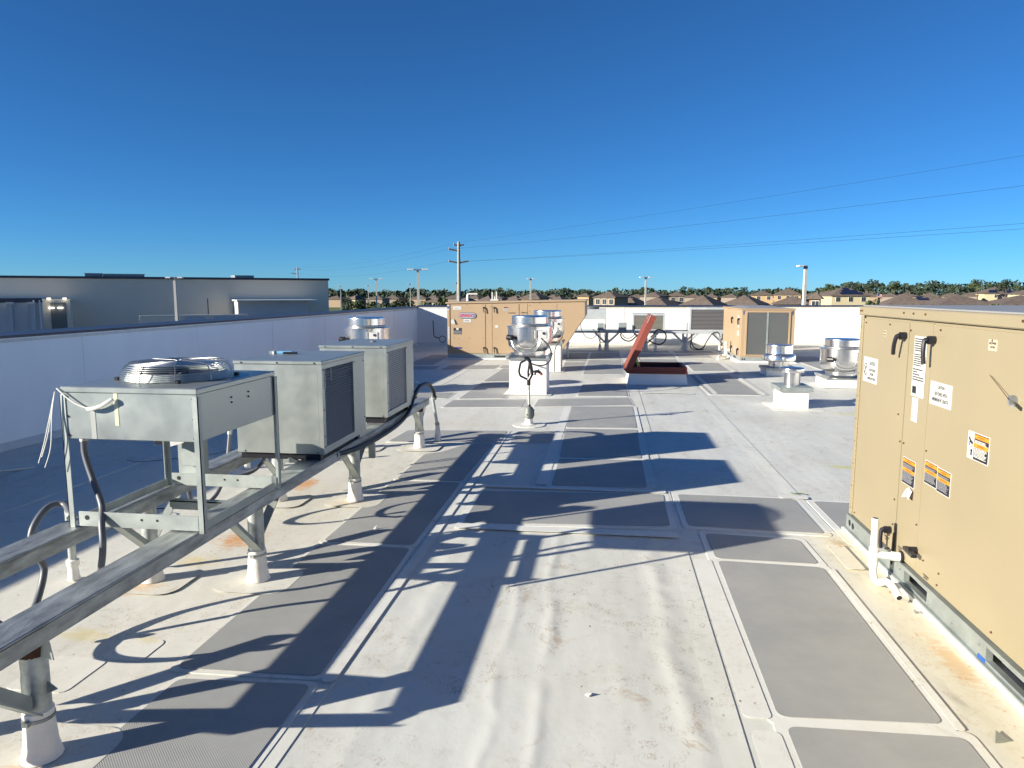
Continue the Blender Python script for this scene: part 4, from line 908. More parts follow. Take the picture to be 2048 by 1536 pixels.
m_ = MB(); FF.text(m_, 'LENNOX', .092, .475, 1.083, .0295, shear=.25, bold=.003, sx=.86); m_.build('lettering', REDINK, bd, smooth=False)
m_ = MB()
for k in range(12):
    t0, t1 = R(-65 + 130 * k / 12), R(-65 + 130 * (k + 1) / 12); q = []
    for dd in (.0285, .0295):
        for r0, tt in ((.030, t0), (.048, t0), (.048, t1), (.030, t1)): q.append(FF.p(.645 + r0 * math.cos(tt), 1.085 + r0 * math.sin(tt), dd))
    m_.hexa(q)
m_.build('crescent', BLUEINK, bd, smooth=False)
def flabel(a0, a1, b0, b1, m, par=fu, d=.013): 
    m_ = MB(); FF.rect(m_, a0, a1, b0, b1, .0105, d); return m_.build('label', m, par, smooth=False)
lb = flabel(.145, .355, 1.225, 1.31, WHITEL); lines(FF, lb, .19, .32, 1.24, 1.28, 3, GREYINK, .0131, .0138)
lb = flabel(.41, .60, .92, 1.0, WHITEL); lines(FF, lb, .44, .57, .94, .975, 2, BLUEINK, .0131, .0138)
MB().prismy(stadium(-3.81, .93, .062, .06), Y - .0128, Y - .0105).build('warning_sticker', WHITEL, fd1, smooth=False)
MB().prismy([(-3.80, 1.00), (-3.755, .975), (-3.70, .86), (-3.755, .86)], Y - .0150, Y - .013).build('sticker_print', INK, fd1, smooth=False)
lb = flabel(.155, .365, .62, .775, INK); lines(FF, lb, .16, .36, .63, .71, 5, GREYINK, .0131, .0138, 0); 
m_ = MB(); FF.rect(m_, .225, .285, .725, .775, .0131, .0138); m_.build('white_patch', WHITEL, lb, smooth=False)
lb = flabel(.19, .365, .26, .30, BLUEINK)
lb = flabel(1.41, 1.525, 1.205, 1.31, WHITEL); m_ = MB(); FF.rect(m_, 1.415, 1.52, 1.265, 1.305, .0131, .0138); m_.build('orange_band', REDP, lb, smooth=False)
m_ = MB(); FF.rect(m_, 1.415, 1.52, 1.21, 1.258, .0131, .0138); m_.build('grey_field', GREYINK, lb, smooth=False)
lb = flabel(1.205, 1.275, .785, .85, WHITEL)
lb = flabel(.008, .05, 1.22, 1.34, WHITEL, d=.016); m_ = MB()
m_.prismy([(-3.953, 1.25), (-3.917, 1.25), (-3.917, 1.29), (-3.905, 1.29), (-3.935, 1.325), (-3.965, 1.29), (-3.953, 1.29)], Y - .018, Y - .0162); m_.build('blue_arrow', BLUEINK, lb, smooth=False)
lb = flabel(.012, .052, .50, .80, WHITEL, d=.016); lines(FF, lb, .015, .045, .52, .78, 7, GREYINK, .0161, .017)
lettering(FF, fu, [('WARNING', .04, 1.62, 1.15), ('SERVICE', .045, 1.93, 1.16)], INK, .012)
m_ = MB(); FF.rect(m_, 2.50, 2.75, 1.125, 1.135, .0065, .010); FF.rect(m_, 2.74, 2.75, .80, 1.125, .0065, .010); m_.build('hood_bracket', TANF, fu, smooth=False)
screws(Face((-3.96, Y - .011, 0), (1, 0, 0), (0, -1, 0)), [(.17, .53), (.29, .50), (.29, .38), (.56, .53), (.90, .54), (1.22, .53), (1.5, .55), (.5, 1.345), (.9, 1.35), (.29, .2), (1.1, 1.3), (2.05, 1.33), (2.05, 1.2), (2.3, 1.4)], .008, fu, RUST)
m_ = MB(); m_.box(-2.78, -2.28, Y + .002, Y + .009, .06, .10); m_.build('fork_slot', DARK, fu, smooth=False)
m_ = MB(); m_.tube([(-1.0, 17.9, .002), (-1.0, 17.9, .30), (-.97, 17.9, .42)], .03, 10, smooth=1); m_.build('drain_pipe', PVC, fu)

# ================================================================== SQUARE FAR RIGHT UNIT
su = thing('rooftop_unit', (3.75, 18.8, 0), 'square tan rooftop unit with two dark grey coil screens facing the camera', 'rooftop unit')
x0, x1, y0, y1 = 3.12, 4.335, 17.4, 20.0
MB().box(x0, x1, y0, y1, .130, 1.245, .005).build('cabinet', TANF, su, smooth=False)
MB().box(x0 - .02, x1 + .02, y0 - .02, y1 + .02, 1.2455, 1.275, .005).build('lid', TANF, su, smooth=False)
MB().hexa([(x0 + .1, y0 + .1, 1.2752), (x1 - .05, y0 + .1, 1.2752), (x1 - .05, y1 - .1, 1.2752), (x0 + .1, y1 - .1, 1.2752), (x0 + .3, y0 + .6, 1.315), (x1 - .3, y0 + .6, 1.315), (x1 - .3, y1 - .4, 1.315), (x0 + .3, y1 - .4, 1.315)]).build('top_dome', TANTOP, su, smooth=False)
MB().box(x0, x1, y0, y1, .035, .129).build('base_rail', GREYSH, su, smooth=False)
MB().hexa([(x0 - .09, y0 - .10, .001), (x1 + .09, y0 - .10, .001), (x1 + .09, y1 + .1, .001), (x0 - .09, y1 + .1, .001), (x0 - .02, y0 - .02, .0345), (x1 + .02, y0 - .02, .0345), (x1 + .02, y1 + .02, .0345), (x0 - .02, y1 + .02, .0345)]).build('curb', CURBW, su, smooth=False)
SF = Face((x0, y0, 0), (1, 0, 0), (0, -1, 0)); m_ = MB()
for r_ in ((.10, .135, .165, 1.215), (1.075, 1.115, .165, 1.215), (.136, 1.074, 1.185, 1.215), (.136, 1.074, .165, .19)): SF.rect(m_, *r_, .0005, .022)
m_.build('screen_frame', TANF, su, smooth=False)
for a0, a1 in ((.137, .578), (.622, 1.073)):
    m_ = MB(); SF.rect(m_, a0, a1, .191, 1.184, .0005, .006); o = m_.build('coil_screen', COIL, su, smooth=False)
    m_ = MB()
    for k in range(1, 20): a_ = a0 + (a1 - a0) * k / 20; m_.tube([SF.p(a_, .191, .008), SF.p(a_, 1.184, .008)], .0018, 3, smooth=1)
    for k in range(1, 44): b_ = .191 + .993 * k / 44; m_.tube([SF.p(a0, b_, .009), SF.p(a1, b_, .009)], .0018, 3, smooth=1)
    stuff(m_.build('wire_mesh', mat('mesh_wire', (.20, .21, .21), .5, .5), o, smooth=False))
m_ = MB(); SF.rect(m_, .579, .621, .191, 1.184, .0005, .016); m_.build('divider', GREYSH, su, smooth=False)
for a_ in (.045, 1.165):
    m_ = MB(); x_ = x0 + a_ + (.01 if a_ < 1 else 0); m_.prismy([(x_ - .012, 1.13), (x_ + .012, 1.13), (x_ + .012, 1.19), (x_ + .028, 1.19), (x_, 1.23), (x_ - .028, 1.19), (x_ - .012, 1.19)], y0 - .003, y0 - .0005); m_.build('arrow_sticker', BLUEINK, su, smooth=False)
SL = Face((x0, y1, 0), (0, -1, 0), (-1, 0, 0))
for a0, a1 in ((.06, .85), (.87, 1.65), (1.67, 2.55)):
    m_ = MB(); SL.rect(m_, a0, a1, .15, 1.22, .0005, .010); o = m_.build('access_door', TANF, su, smooth=False)
    for b_ in (1.02, .30):
        if a1 > 1: m_ = MB(); m_.cyl(SL.p(a1 - .12, b_, .010), SL.p(a1 - .12, b_, .05), .03, n=10); m_.bar(SL.p(a1 - .12, b_, .05), SL.p(a1 - .06, b_ - .13, .05), .03, .02); m_.build('door_handle', BLACKP, o)
for a0, a1, b0, b1, mm in ((2.2, 2.4, .98, 1.10, WHITEL), (2.25, 2.4, .82, .92, WHITEL), (2.2, 2.42, .62, .74, WHITEL), (1.3, 1.4, .3, .42, INK), (1.8, 1.95, .22, .34, GREYINK)):
    m_ = MB(); SL.rect(m_, a0, a1, b0, b1, .0105, .013); m_.build('label', mm, su, smooth=False)
for a_ in (.9, 1.75): m_ = MB(); SL.rect(m_, a_, a_ + .3, .05, .105, .0005, .002); m_.build('fork_slot', DARK, su, smooth=False)
m_ = MB()
for a_ in (.06, .11): m_.cyl(SF.p(a_, .08, .0005), SF.p(a_, .08, .002), .02)
m_.build('lifting_holes', DARK, su)
t = thing('condensate_drain', (2.95, 18.2, 0), 'white PVC drain trap at the left foot of the square far unit', 'drain pipe')
MB().tube([(2.98, 18.6, .42), (2.98, 18.58, .15), (2.98, 18.5, .06), (2.90, 18.35, .05), (2.78, 18.1, .09), (2.68, 17.9, .05)], .032, 12).build('pipe', PVC, t)
MB().cyl((2.98, 18.58, .20), (x0 - .001, 18.58, .20), .03).build('cross_pipe', PVC, t)

# ================================================================== FAR RACK
fr2 = thing('equipment_rack', (1.2, 21.0, 0), 'pale steel rack on V-braced posts in front of the far white wall', 'equipment rack')
FG = mat('pale_painted_steel', (.50, .54, .56), .5, .3, var=.12)
for y in (20.78, 21.40): MB().box(-1.35, 3.75, y, y + .10, .485, .555, .004).build('rail', FG, fr2, smooth=False)
for x in (-.03, 1.09, 2.22, 3.35):
    for y in (20.83, 21.45):
        p_ = MB().cyl((x, y, .10), (x, y, .4845), .05, n=12).build('post', FG, fr2)
        MB().lathe([(.075, .004), (.066, .10), (.055, .20), (.052, .22)], (x, y, 0), 12).build('pipe_boot', TPO2, p_)
        for s_ in (-1, 1): MB().bar((x + s_ * .04, y, .20), (x + s_ * .34, y, .484), .05, .045).build('brace', FG, fr2, smooth=False)
# condensers on it
def far_unit(x0, x1, z1, y0, label, dark, legs=False):
    u = thing('condensing_unit', ((x0 + x1) / 2, y0 + .3, .556), label, 'condensing unit', 'condensing units on the far rack')
    z0 = .557 if not legs else .88
    MB().box(x0, x1, y0 + .012, y0 + .62, z0, z1, .004).build('cabinet', FG, u, smooth=False)
    f = Face((x0, y0 + .012, 0), (1, 0, 0), (0, -1, 0)); w = x1 - x0
    if legs:
        for x in (x0 + .02, x1 - .02):
            for y in (y0 + .03, y0 + .60): MB().box(x - .02, x + .02, y - .02, y + .02, .557, .8795).build('leg', FG, u, smooth=False)
        MB().lathe([(.24, 0.0005), (.26, .02), (.26, .06), (.20, .085), (.0001, .09)], ((x0 + x1) / 2, y0 + .32, z1), 28).build('fan_guard', LOUV, u)
        MB().box(x0 + .03, x1 - .03, y0 + .02, y0 + .05, .557, .60).build('cross_bar', FG, u, smooth=False)
        return u
    a0, a1, b0, b1 = .05, w - .05, z0 + .04, z1 - .05
    m_ = MB()
    for r_ in ((0, a0, z0, z1), (a1, w, z0, z1), (a0, a1, b1, z1), (a0, a1, z0, b0)): f.rect(m_, *r_, .0005, .03)
    m_.build('louver_frame', FG, u, smooth=False)
    m_ = MB(); f.rect(m_, a0, a1, b0, b1, .0005, .003); m_.build('coil_face', DARK, u, smooth=False)
    n = 12 if not dark else 15; pt = (b1 - b0) / n; mm = LOUV if dark else mat('grey_louver', (.30, .30, .27), .5, .4)
    sm = MB(); g0 = Face((0, 0, 0), (1, 0, 0), (0, -1, 0)); ww = a1 - a0
    sm.hexa([g0.p(0, 0, 0), g0.p(ww, 0, 0), g0.p(ww, 0, .018), g0.p(0, 0, .018), g0.p(0, pt * .85, .002), g0.p(ww, pt * .85, .002), g0.p(ww, .005, .026), g0.p(0, .005, .026)]); me = sm.mesh('louver_slat', mm, False)
    for k in range(n): link('louver_slat', me, u, f.p(a0, b0 + k * pt, .004) - Vector(u.location))
    return u
far_unit(-.98, -.06, 1.17, 20.82, 'raised grey condenser with a dark fan dome beside the tip of the LENNOX unit hood', False, True)
far_unit(.70, 1.62, 1.045, 20.82, 'grey condenser with pale louvers on the far rack behind the hatch lid', False)
far_unit(2.30, 3.42, 1.22, 20.82, 'taller condenser with dark louvers on the far rack left of the square tan unit', True)
for x0_, x1_, z0_, z1_, lb in ((-.30, -.12, .57, .78, 'small pale grey electrical box on the far rack, nearest the raised condenser'), (.30, .53, .50, .79, 'dark grey electrical box hanging on the far rack left of the hatch lid')):
    t = thing('electrical_box', ((x0_ + x1_) / 2, 20.73, z0_), lb, 'electrical box')
    MB().box(x0_, x1_, 20.66, 20.775, z0_, z1_, .005).build('box_body', GREYBOX if x0_ > 0 else LIGHTBOX, t, smooth=False)
    MB().box(x0_ + .01, x1_ - .01, 20.650, 20.6595, z0_ + .01, z1_ - .01).build('cover', GREYBOX, t, smooth=False)
    MB().box(x0_ + .06, x0_ + .10, 20.68, 20.72, z0_ - .03, z0_ - .0005).build('connector', BLACKP, t, smooth=False)
YH = 20.62
cable([(1.30, YH, .47), (1.36, YH, .575), (1.46, YH, .60), (1.58, YH, .55), (1.645, YH, .43), (1.62, YH, .29), (1.53, YH, .20), (1.42, YH, .185), (1.30, YH, .22), (1.16, YH, .30)], .019, 'black hose curled in a big ring below the far rack')
cable([(2.34, YH, .50), (2.36, YH, .25), (2.42, YH, .12), (2.55, YH, .06), (2.68, YH, .10), (2.80, YH, .32), (2.92, YH, .49), (3.05, YH, .54), (3.13, YH, .45), (3.14, YH, .25), (3.14, YH, .02)], .016, 'black cable sagging in a U and rising again beside the square tan unit')
cable([(2.38, YH - .04, .48), (2.33, YH - .04, .25), (2.34, YH - .04, .10), (2.45, YH - .04, .05), (2.60, YH - .04, .045), (2.70, YH - .04, .06)], .012, 'thin black cable lying in a loop under the third far rack brace')
cable([(.36, YH, .47), (.40, YH, .36), (.52, YH, .28), (.66, YH, .28), (.80, YH, .40), (.9, YH, .48)], .018, 'black cable sagging below the dark grey box on the far rack')
cable([(.40, YH - .03, .47), (.48, YH - .03, .38), (.58, YH - .03, .35), (.70, YH - .03, .40), (.78, YH - .03, .49)], .010, 'thinner cable hanging just above the black one below the dark grey box', CONDUIT)
cable([(-.78, YH, .88), (-.76, YH, .60), (-.62, YH, .38), (-.45, YH, .34), (-.34, YH, .42), (-.24, YH, .60)], .009, 'thin grey wire sagging under the raised far condenser', CONDUIT)
cable([(-.24, YH - .02, .60), (-.26, YH - .02, .35), (-.18, YH - .02, .22), (-.08, YH - .02, .28), (-.10, YH - .02, .48)], .009, 'thin grey wire loop beside the first far rack post', CONDUIT)
for x in (-.22, 1.36, 3.14):
    t = thing('conduit_riser', (x, 20.62, 0), {-.22: 'slim upright conduit below the small pale grey box', 1.36: 'slim upright conduit standing inside the black hose ring', 3.14: 'slim upright conduit beside the left face of the square unit'}[x], 'conduit')
    MB().cyl((x, 20.62, .05), (x, 20.62, .50 if x > 0 else .58), .016, n=8).build('pipe', FG, t); MB().lathe([(.05, .003), (.03, .16), (.02, .18)], (x, 20.62, 0), 10).build('pipe_boot', TPO2, t)
# ring of cable on the left parapet corner
cable([(-5.45, 21.85, .78), (-5.44, 21.84, .55), (-5.42, 21.82, .32), (-5.35, 21.8, .25), (-5.25, 21.8, .24)], .014, 'black cable hanging down the shaded far corner of the roof')
m_ = MB(); m_.tube([(-5.12 + .10 * math.cos(R(k * 30)), 21.72, .20 + .10 * math.sin(R(k * 30))) for k in range(12)], .010, 6, True); tag(m_.build('cable_coil', RUBBER), 'small black cable coil leaning in the far left corner of the roof', 'cable')
cable([(8.2, 23.68, 1.05), (8.05, 23.66, .85), (8.0, 23.66, .65), (8.05, 23.66, .45)], .012, 'thin black wire bowed on the sunlit wall near its right end')

# debris on the membrane
def scrap(pts, m, label, name='scrap', cat='scrap', h=.004):
    n = len(pts); mb = MB(); mb.faces([(x, y, z) for x, y, z in pts] + [(x, y, z + h) for x, y, z in pts], [tuple(range(n - 1, -1, -1)), tuple(range(n, 2 * n))] + [(i, (i + 1) % n, n + (i + 1) % n, n + i) for i in range(n)])
    return tag(mb.build(name, m, smooth=False), label, cat)
scrap([(-.068, 2.757, .003), (-.052, 2.745, .003), (-.040, 2.752, .011), (-.060, 2.768, .005)], WHITEL, 'white paper scrap lying on the bare membrane at bottom centre', 'paper_scrap', 'paper scrap')
scrap([(1.44, 2.64, .004), (1.50, 2.66, .004), (1.475, 2.71, .01)], GALV, 'small triangular sheet metal offcut beside the base of the big tan unit', 'metal_offcut', 'metal offcut')
scrap([(1.845, 7.37, .003), (1.90, 7.385, .003), (1.87, 7.40, .01)], WHITEL, 'white chip on the open membrane left of the big tan unit', 'membrane_chip', 'chip')
scrap([(.80, 9.68, .003), (.85, 9.69, .003), (.83, 9.72, .01)], WHITEL, 'tiny white chip on the membrane right of the hydrant shadow', 'membrane_chip', 'chip')
scrap([(-1.60, 4.62, .012), (-1.585, 4.615, .012), (-1.58, 4.64, .03)], WHITEL, 'tiny white chip on the left walkway pad under the rail shadows', 'membrane_chip', 'chip')
t = thing('loose_screw', (1.60, 3.75, 0), 'loose screw lying beside the galvanised base rail of the big unit', 'screw')
MB().cyl((1.600, 3.745, .010), (1.606, 3.745, .012), .009).build('head', GALVD, t); MB().cyl((1.606, 3.745, .0115), (1.635, 3.74, .006), .003).build('shank', GALVD, t)
tag(MB().tube([(1.52, 5.95, .012), (1.56, 5.93, .012), (1.60, 5.94, .014), (1.63, 5.92, .012)], .004, 5).build('twig', mat('green_twig', (.05, .12, .03), .7)), 'small green twig on the membrane seam past the big unit', 'twig')
tag(MB().tube([(-3.55, 4.25, .008), (-3.48, 4.3, .008), (-3.38, 4.45, .03), (-3.42, 4.62, .10), (-3.50, 4.72, .06), (-3.45, 4.85, .008), (-3.30, 4.9, .006)], .0035, 5).build('loose_wire', RUBBER), 'thin black wire squiggle on the shaded membrane behind the near rack', 'wire')
tag(MB().tube([(-4.7, 6.3, .006), (-4.5, 6.25, .008), (-4.3, 6.4, .006), (-4.0, 6.62, .010), (-3.9, 6.9, .006)], .0025, 5).build('loose_wire', RUBBER), 'long dark wire on the shaded membrane beyond the squiggled wire', 'wire')
tag(MB().tube([(-5.9, 5.75, .008), (-5.6, 5.7, .012), (-5.35, 5.9, .008)], .010, 5).build('membrane_strip', ROPE), 'white membrane offcut lying at the foot of the left parapet', 'offcut')

# ================================================================== BEYOND THE ROOF
CU = Vector((.99103636, .13359239)); CF = Vector((-.13359, .99104))     # level right / forward of the view
def at(px, D, z=None):
    """ground position D metres ahead of the camera on the bearing of column px (2048-wide photo)"""
    u = (px - 1024) / 1420 * D * 1.0; f = D * 1.0
    p = CU * u + CF * f; return Vector((p.x, p.y, GZ if z is None else z))
VYAW = math.atan2(CU.y, CU.x)

# store building on the left
bl = thing('store_building', at(660, 80), 'long low windowless store building beyond the left parapet', 'building', rz=VYAW, local=True)
PHI = R(28.5); bl.rotation_euler = (0, 0, VYAW + PHI); BH = 2.98 - GZ
SC = 80 / 1420
MB().prism([(-75, 0), (0, 0), (0, 45), (-75, 45)], 0, BH).build('wall', BWALL, bl, smooth=False)
MB().prism([(-75.1, -.12), (.12, -.12), (.12, 45.1), (-75.1, 45.1)], BH + .001, BH + .22).build('coping', COPING, bl, smooth=False)
def bx(px):
    r = (px - 1024) / 1420; return -(-20.5 - 80 * r) / (math.cos(PHI) - r * math.sin(PHI))
def bz(y, D=79, px=None):
    return (EYE - (y - 585) / 1420 * D) - GZ
w_ = MB().box(bx(-260), bx(100), -5.0, -.01, 0, bz(599, 62)).build('dock_wing', BWALL2, bl, smooth=False)
MB().box(bx(-260), bx(100) + .05, -5.08, -5.001, bz(605, 62), bz(599, 62) + .12).build('fascia', COPING, w_, smooth=False)
MB().box(bx(100), bx(150), -3.0, -.01, 0, bz(599, 65)).build('dock_bay', BWALL, bl, smooth=False)
MB().box(bx(112), bx(142), -3.06, -3.001, 0, bz(605, 65)).build('dock_door', mat('dock_door_grey', (.16, .17, .16), .7), bl, smooth=False)
for p_ in (38, 78): 
    d_ = MB().box(bx(p_), bx(p_) + .28, -5.35, -5.09, 0, bz(608, 62)).build('downspout', BWALL2, bl, smooth=False)
    MB().box(bx(p_) - .12, bx(p_) + .40, -5.5, -5.09, bz(608, 62) + .001, bz(604, 62)).build('conductor_head', TRIM, d_, smooth=False)
for p_ in (84, 95): MB().box(bx(p_), bx(p_) + .12, -5.12, -5.09, 0, bz(600, 62)).build('door_trim', TRIM, bl, smooth=False)
for p_ in (109, 126): MB().box(bx(p_), bx(p_ + 10), -3.25, -3.07, bz(617, 64), bz(614.5, 64)).build('wall_light', LIT, bl, smooth=False)
for p_ in (107, 137): MB().box(bx(p_), bx(p_ + 7), -3.3, -3.07, bz(598, 64), bz(596, 64)).build('wall_light', LIT, bl, smooth=False)
MB().box(bx(280), bx(480), -6, -5.8, 0, bz(631, 68)).build('yard_wall', BWALL, bl, smooth=False)
MB().box(bx(280), bx(480), -6.1, -5.7, bz(631, 68) + .001, bz(630, 68) + .05).build('yard_wall_cap', TRIM, bl, smooth=False)
for a_, b_ in ((364, 381), (383, 402), (418, 457), (460, 478)): MB().box(bx(a_), bx(b_), -6.06, -6.01, 0, bz(633, 68)).build('yard_gate_panel', mat('bluish_panel', (.38, .45, .52), .4), bl, smooth=False)
MB().box(bx(470), bx(605), -3.5, -.01, 0, bz(602, 72)).build('loading_room', BWALL2, bl, smooth=False)
MB().box(bx(466), bx(620), -4.3, -.01, bz(602, 72) + .001, bz(599.5, 72)).build('canopy', TRIM, bl, smooth=False)
MB().box(bx(419), bx(420.5), -.03, -.001, 2.0, bz(596)).build('expansion_joint', COPING, bl, smooth=False)
for a_, b_, h_ in ((178, 212, .28), (214, 298, .24), (480, 518, .22)):
    t = thing('rooftop_unit', (0, 0, 0), {178: 'dark low rooftop unit on the store building, leftmost', 214: 'long low rooftop unit on the store building beside a darker one', 480: 'small pale rooftop unit on the store building near its right end'}[a_], 'rooftop unit')
    p0 = Vector(bl.location) + Matrix.Rotation(VYAW + PHI, 3, 'Z') @ Vector((bx(a_), 1.5, BH + .23)); t.location = p0; t.rotation_euler = bl.rotation_euler; t['_local'] = 1
    MB().box(0, bx(b_) - bx(a_), 0, 3, 0, h_).build('casing', GREYBOX, t, smooth=False)
    MB().box(-.05, bx(b_) - bx(a_) + .05, -.05, 3.05, h_ + .001, h_ + .05).build('lid', LIGHTBOX, t, smooth=False)

# lamp posts -------------------------------------------------
def lamp(px, ytop, heads, w, label, zt=3.3):
    D = (zt - EYE) * 1420 / (585 - ytop); p = at(px, D)
    t = thing('lamp_post', p, label, 'lamp post', 'parking lot lamp posts', rz=VYAW + R(8), local=True)
    H = zt - GZ; rr = .11 if D < 60 else .10
    MB().hexa([(-rr, -rr, .6), (rr, -rr, .6), (rr, rr, .6), (-rr, rr, .6), (-rr * .7, -rr * .7, H - .25), (rr * .7, -rr * .7, H - .25), (rr * .7, rr * .7, H - .25), (-rr * .7, rr * .7, H - .25)]).build('pole', CONC if heads == 1 else POLEG, t, smooth=False)
    MB().cyl((0, 0, 0), (0, 0, .599), .3, n=14).build('base', CONC, t)
    MB().box(-.09, .09, -.09, .09, H - .249, H - .04).build('pole_cap', LOUV, t, smooth=False)
    L = w / 1420 * D / 2
    for s_ in ((-1, 1) if heads == 2 else (-1,)):
        q = L if heads == 2 else 2 * L
        MB().box(min(s_ * .10, s_ * q * .4), max(s_ * .10, s_ * q * .4), -.03, .03, H - .12, H - .06).build('arm', LOUV, t, smooth=False)
        a_, b_ = sorted((s_ * q * .4, s_ * q)); MB().box(a_, b_, -.17, .17, H - .11, H - .02, .01).build('lamp_head', LHEAD, t, smooth=False)
POLEG = mat('grey_lamp_pole', (.42, .42, .40), .6)
lamp(356, 554, 2, 32, 'lamp post rising in front of the long store building', 2.72)
lamp(684, 572, 2, 12, 'distant thin lamp post just right of the store building corner')
lamp(739, 571, 2, 13, 'distant thin lamp post between the store building and the tall twin-head one')
lamp(755, 557, 2, 26, 'lamp post with twin heads left of the tallest lamp post')
lamp(822, 567, 2, 9, 'short distant lamp post close to the left of the tallest one')
lamp(838, 538, 2, 41, 'tallest twin-head lamp post, over the far left corner of the roof')
lamp(914, 565, 2, 9, 'thin lamp post standing tight against the tall utility pole')
lamp(1061, 557, 2, 15, 'lamp post above the LENNOX unit')
lamp(1289, 554, 2, 26, 'lamp post rising behind the open hatch lid')
lamp(1604, 531, 1, 17, 'pale lamp post with a single head pointing left, above the far wall')
lamp(940, 588, 1, 12, 'short white lamp post peeking over the left end of the LENNOX unit', 1.62) if False else None
t = thing('lamp_post', at(936, 62), 'short white lamp post peeking over the top of the LENNOX unit', 'lamp post', rz=VYAW, local=True)
MB().cyl((0, 0, 0), (0, 0, 1.47 - GZ), .12, n=10).build('pole', TRIM, t); MB().box(-.05, .85, -.15, .15, 1.471 - GZ, 1.60 - GZ).build('lamp_head', TRIM, t, smooth=False)
t = thing('antenna_mast', at(989, 70), 'white antenna mast with two upright panels behind the LENNOX unit', 'antenna', rz=VYAW, local=True)
MB().cyl((0, 0, 0), (0, 0, .95 - GZ), .16, n=10).build('mast', TRIM, t)
MB().box(-.40, .40, -.2, .2, .70 - GZ, 1.0 - GZ).build('platform', TRIM, t, smooth=False)
for x, h in ((-.22, 1.70), (.20, 1.74), (0.02, 1.25)): MB().box(x - .06, x + .06, -.06, .06, 1.001 - GZ, h - GZ).build('panel_antenna', TRIM, t, smooth=False)
t = thing('radio_mast', at(1103, 420), 'very thin distant radio mast above the treeline', 'mast', local=True)
MB().cyl((0, 0, 0), (0, 0, 7.6 - GZ), .22, .10, n=6).build('mast', POLEST, t); MB().box(-.5, .5, -.1, .1, 6.2 - GZ, 6.4 - GZ).build('crossbar', POLEST, t, smooth=False)

# utility poles and wires ------------------------------------
ARMD = mat('dark_arm_steel', (.06, .055, .05), .8)
def upole(px, D, top, label, arms, r=.42):
    p = at(px, D); t = thing('utility_pole', p, label, 'utility pole', 'tall steel utility poles', rz=VYAW, local=True)
    H = top - GZ; MB().cyl((0, 0, 0), (0, 0, H), r, r * .62, 16).build('pole', POLEST, t)
    for z, s_, L in arms:
        a_ = MB().bar((s_ * .2, 0, z - GZ), (s_ * L, 0, z + L * .16 - GZ), .24, .30).build('cross_arm', ARMD, t, smooth=False)
        MB().cyl((s_ * L, 0, z + L * .16 - GZ - .2), (s_ * L, 0, z + L * .16 - GZ + .35), .07).build('insulator', POLEST, a_)
    return p
upole(919, 140, 11.4, 'tallest tapered utility pole with five short arms, left of centre', ((10.7, -1, .95), (10.7, 1, .95), (9.7, -1, 1.9), (7.4, -1, 1.9), (7.4, 1, 1.8)))
upole(600, 300, 12.2, 'far utility pole poking above the store building roof', ((11.2, -1, 1.3), (11.2, 1, 1.3), (9.3, -1, 2.6)), .42)
upole(481, 420, 11.2, 'tiny far utility pole behind the small roof unit of the store building', ((10.4, -1, 2.2), (10.4, 1, 2.2)), .4)
pA = at(919, 140); dirw = (at(2048, 62) - pA); pB = pA + dirw * 1.55
upole_b = thing('utility_pole', (pB.x, pB.y, GZ), 'tall steel utility pole out of frame on the right carrying the wires', 'utility pole', 'tall steel utility poles', rz=VYAW, local=True)
MB().cyl((0, 0, 0), (0, 0, 16), .42, .26, 16).build('pole', POLEST, upole_b)
WIREBLK = mat('weathered_black_wire', (.012, .012, .012), .95, 0, .1)
def wire(p0, z0, p1, z1, sag, label, r=.013):
    pts = []
    for k in range(33):
        t_ = k / 32; p = p0.lerp(p1, t_); pts.append((p.x, p.y, z0 + (z1 - z0) * t_ - 4 * sag * t_ * (1 - t_)))
    return tag(MB().tube(pts, r, 4, smooth=1).build('power_line', WIREBLK), label, 'power line', 'power lines')
off = Vector((CU.x, CU.y, 0))
wire(pA - off * 1.9, 10.0, pB, 12.4, .9, 'upper overhead wire sweeping to the right edge from the tallest pole')
wire(pA + off * 1.8, 7.7, pB, 8.3, .5, 'lower overhead wire, upper strand of the close pair, running to the right edge')
wire(pA + off * 1.0, 7.65, pB, 7.5, .45, 'lower overhead wire, bottom strand of the close pair, running to the right edge')
wire(pA + off * .5, 11.3, pB, 15.4, .6, 'faint topmost overhead wire rising to the right', .010)
pC = at(600, 300)
wire(pA - off * 1.9, 7.7, pC, 9.8, 2.2, 'lower overhead wire running left from the tallest pole to the far pole', .014)
wire(pA - off * 1.9, 10.0, pC, 11.4, 2.0, 'upper overhead wire running left from the tallest pole to the far pole', .011)
wire(pA, 11.3, pC, 12.1, 1.6, 'topmost faint overhead wire running left to the far pole', .009)

